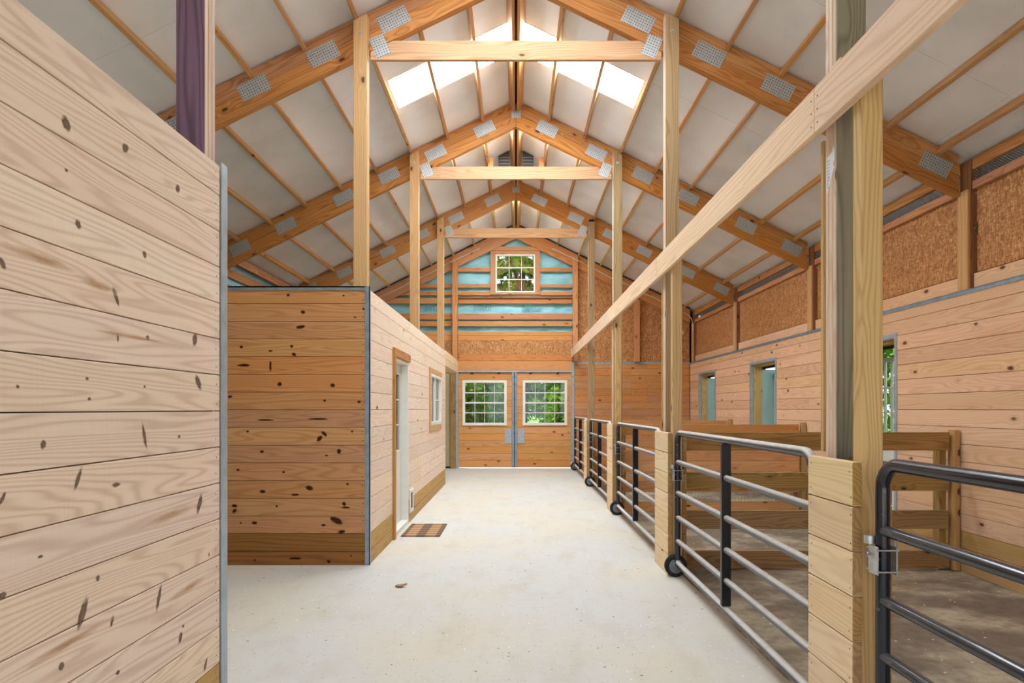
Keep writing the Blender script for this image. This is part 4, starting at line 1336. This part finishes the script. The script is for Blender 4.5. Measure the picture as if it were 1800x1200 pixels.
# gable window
d = thing('window_2', (-.02, YE, 4.36), 'square white gable window with three by three panes', 'window', kind='structure')
mb = MB()
mb.box(-.64, -.52, YE - .03, YE + .046, 4.36, 5.45, 'z'); mb.box(.485, .60, YE - .03, YE + .046, 4.36, 5.45, 'z')
mb.box(-.52, .485, YE - .03, YE + .046, 4.36, 4.41, 'x'); mb.box(-.52, .485, YE - .03, YE + .046, 5.372, 5.45, 'x'); mb.box(-.62, .58, YE - .04, YE + .04, 5.455, 5.56, 'x')
mb.build('window_casing', M['girt'], d, bevel=.003)
def grid_window(parent, x0, x1, z0, z1, y, n, fw_, thick_bar):
    mb = MB()
    mb.box(x0, x0 + fw_, y - .03, y + .05, z0, z1, 'z'); mb.box(x1 - fw_, x1, y - .03, y + .05, z0, z1, 'z')
    mb.box(x0 + fw_, x1 - fw_, y - .03, y + .05, z0, z0 + fw_, 'x'); mb.box(x0 + fw_, x1 - fw_, y - .03, y + .05, z1 - fw_, z1, 'x')
    mb.build('window_frame', M['white'], parent, bevel=.003)
    mb = MB(); mb.box(x0 + fw_, x1 - fw_, y + .018, y + .022, z0 + fw_, z1 - fw_); mb.build('glass_pane', M['glass'], parent)
    mb = MB()
    for k in range(1, n):
        x = x0 + fw_ + (x1 - x0 - 2 * fw_) * k / n; mb.box(x - .006, x + .006, y + .004, y + .016, z0 + fw_, z1 - fw_, 'z')
        z = z0 + fw_ + (z1 - z0 - 2 * fw_) * k / n
        t_ = .020 if k == thick_bar else .011
        mb.box(x0 + fw_, x1 - fw_, y, y + .016, z - t_, z + t_, 'x')
    mb.build('muntin_grid', M['white'], parent)
grid_window(d, -.515, .48, 4.415, 5.367, YE, 3, .035, 9)

# barn doors
def barn_door(nm, x0, x1, wx0, wx1, label, lx):
    d = thing(nm, ((x0 + x1) / 2, 14.98, .035), label, 'door', kind='structure')
    mb = MB(); rw = [.035] + [.035 + .168 * k for k in range(1, 14)] + [2.40]
    planks(mb, 'y', 14.96, .03, x0, x1, rw, openings=[(wx0 + .02, wx1 - .02, 1.10, 2.195)])
    backing(mb, 'y', 14.992, .01, x0, x1, .035, 2.40, [(wx0 + .02, wx1 - .02, 1.10, 2.195)], 1)
    mb.build('door_planks', [M['door'], M['dark']], d, bevel=.002)
    wd = thing('door_window', ((wx0 + wx1) / 2, 14.96, 1.08), '', ''); del wd['label']; del wd['category']
    wd.parent = d; wd.location = ORG[wd.name] - ORG[d.name]
    grid_window(wd, wx0, wx1, 1.08, 2.215, 14.955, 4, .065, 2)
    mb = MB(); mb.box(min(lx), max(lx), 14.944, 14.952, .63, 1.0); mb.build('latch_plate', M['galvl'], d, bevel=.004)
    mb = MB(); e = x1 if x1 < .5 else x0
    mb.box(min(e, e + (.055 if e < 0 else -.055)), max(e, e + (.055 if e < 0 else -.055)), 14.935, 15.0, .02, 2.41, 'z'); mb.build('edge_trim', M['galv'], d, bevel=.003)
    if x1 < .5:
        mb = MB(); mb.box(-.075, .0, 15.002, 15.012, .02, 2.41, 'z'); mb.build('astragal_strip', M['blackm'], d)
    mb = MB()
    for fx in (.25, .75):
        x = x0 + (x1 - x0) * fx; mb.box(x - .035, x + .035, 14.93, 14.95, 2.375, 2.41)
    mb.build('door_hanger', M['blackm'], d)
    mb = MB(); mb.box(x0, x1, 14.955, 14.99, .022, .034); mb.build('bottom_edge', M['galvl'], d)
barn_door('door_5', -1.443, -.10, -1.345, -.232, 'plank barn door with gridded window, office-side leaf', (-.285, -.105))
barn_door('door_6', .025, 1.388, .17, 1.287, 'plank barn door with gridded window, gate-side leaf', (.035, .215))
# siding panel and post seen through the passage
mb = MB()
for k in range(6):
    x = -2.62 + k * .163; mb.box(x, x + .155, 14.94, 14.97 - (.012 if k % 2 else 0), .05, 2.39)
tag(mb.build('siding_panel', M['beige']), 'beige metal siding panel at the far end of the passage behind the office', 'panel')
mb = MB(); mb.box(-1.64, -1.518, 14.86, 14.93, 0, 2.45, 'z')
tag(mb.build('jamb_post', M['brownrail'], bevel=.003), 'brown post beside the barn doors at the end of the office passage', 'post', kind='thing')

# ------------------------------------------------------------------ trees outside
def tree(x, y, h, rx, n, mat, label, z0=-.3, low=.03):
    d = thing('tree', (x, y, z0), label, 'tree', 'trees outside the barn', 'thing')
    mb = MB(); mb.tube([(x, y, z0), (x + .1, y + .05, z0 + h * .3), (x - .05, y, z0 + h * .6), (x + .05, y + .1, z0 + h * .85)], .16, 8)
    for k in range(6):
        a = 1.05 * k; zz_ = z0 + h * (.3 + .08 * k)
        mb.tube([(x, y, zz_), (x + rx * .6 * math.cos(a), y + rx * .6 * math.sin(a), zz_ + h * .12)], .05, 6)
    mb.build('trunk', M['bark'], d, smooth=True)
    mb = MB()
    cl = []
    for k in range(60):
        a = U(0, 6.283); zz_ = U(low, 1.0); rr = rx * math.sqrt(max(.06, 1 - (2 * zz_ - 1.0) ** 2 * .8)) * math.sqrt(R())
        cl.append(Vector((x + rr * math.cos(a), y + rr * math.sin(a), z0 + h * zz_)))
    for k in range(n):
        c = cl[k % len(cl)] + Vector((random.gauss(0, 1), random.gauss(0, 1), random.gauss(0, 1))).normalized() * (.52 if rx > 1 else .4) * R() ** .4
        a, b = Vector((U(-1, 1), U(-1, 1), U(-1, 1))).normalized(), Vector((U(-1, 1), U(-1, 1), U(-1, 1))).normalized()
        b = a.cross(b).normalized(); s = U(.09, .19) * (1.5 if y > 30 else 1.0)
        mb.add([c - a * s, c + b * s * .45, c + a * s, c - b * s * .45], [(0, 1, 2, 3)])
    f = mb.build('foliage', M[mat], d)
tree(.2, 21.2, 9.5, 1.45, 6000, 'leaf1', 'bright leafy tree straight beyond the barn doors')
tree(-4.2, 21.4, 9.0, 1.45, 4200, 'leaf2', 'dense tree outside toward the office side')
tree(4.5, 21.0, 9.0, 1.45, 4200, 'leaf2', 'dense tree outside toward the gate side')
tree(-2.0, 25.4, 11.0, 1.5, 6000, 'leaf2', 'tall dark tree behind the office-side barn door window')
tree(2.4, 25.6, 11.0, 1.5, 6000, 'leaf1', 'tall bright tree behind the gate-side barn door window')
tree(.2, 29.6, 13.0, 1.6, 5200, 'leaf2', 'tallest tree far behind, seen through the gable window')
for k, (x, y, l) in enumerate(((-6.6, 35, 'broad tree in the distant row, outermost toward the office side'), (-2.1, 36, 'broad tree in the distant row behind the office-side door window'), (2.4, 35, 'broad tree in the distant row behind the gate-side door window'), (6.9, 36, 'broad tree in the distant row, outermost toward the gate side'))):
    tree(x, y, 10.0, 1.75, 5200, 'leaf2' if k % 2 else 'leaf1', l, low=.01)
tree(-1.5, 17.9, 2.5, .62, 2600, 'leaf1', 'low leafy bush just outside the office-side barn door', low=.05)
tree(1.6, 18.0, 2.4, .62, 2600, 'leaf1', 'low leafy bush just outside the gate-side barn door', low=.05)
tree(9.0, 13.0, 6.5, 1.5, 3600, 'leaf1', 'tree outside the plank wall near the far corner', low=.05)
tree(9.0, 8.0, 6.0, 1.5, 3600, 'leaf1', 'tree outside the plank wall behind the near barred doorway', low=.05)

# ------------------------------------------------------------------ light and camera
wd = bpy.data.worlds.new('daylight'); scene.world = wd; wd.use_nodes = True
bg = wd.node_tree.nodes['Background']
bg.inputs[0].default_value = (.86, .93, 1.0, 1); bg.inputs[1].default_value = 1.3
def light(nm, typ, loc, rot, **kw):
    l = bpy.data.lights.new(nm, typ)
    for k, v in kw.items(): setattr(l, k, v)
    o = bpy.data.objects.new(nm, l); COL.objects.link(o); o.location = loc; o.rotation_euler = rot
    return o
light('sun', 'SUN', (0, 30, 30), (math.radians(-30), 0, math.radians(66)), energy=6.0, angle=.009, color=(1, .95, .86))
p = light('open_end_portal', 'AREA', (0, -.54, OPEN_H / 2), (math.radians(90), 0, 0), shape='RECTANGLE', size=OPEN_W * 2, size_y=OPEN_H)
p.data.cycles.is_portal = True

cam = bpy.data.cameras.new('camera'); co = bpy.data.objects.new('camera', cam); COL.objects.link(co)
co.location = (0, 0, 1.5); co.rotation_euler = (math.radians(90), 0, 0)
cam.sensor_width = 36; cam.sensor_fit = 'HORIZONTAL'; cam.lens = 1045 / 1800 * 36
cam.shift_x = -7 / 1800; cam.shift_y = 118 / 1800
cam.clip_start = .05
scene.camera = co
vs_ = scene.view_settings
scene.display_settings.display_device = 'sRGB'
vs_.view_transform = 'Standard'; vs_.look = 'None'; vs_.gamma = 1; vs_.use_curve_mapping = False
vs_.exposure = 0.5
cy = scene.cycles
cy.max_bounces = 10; cy.diffuse_bounces = 7; cy.glossy_bounces = 3; cy.transparent_max_bounces = 24
cy.sample_clamp_indirect = 8.0
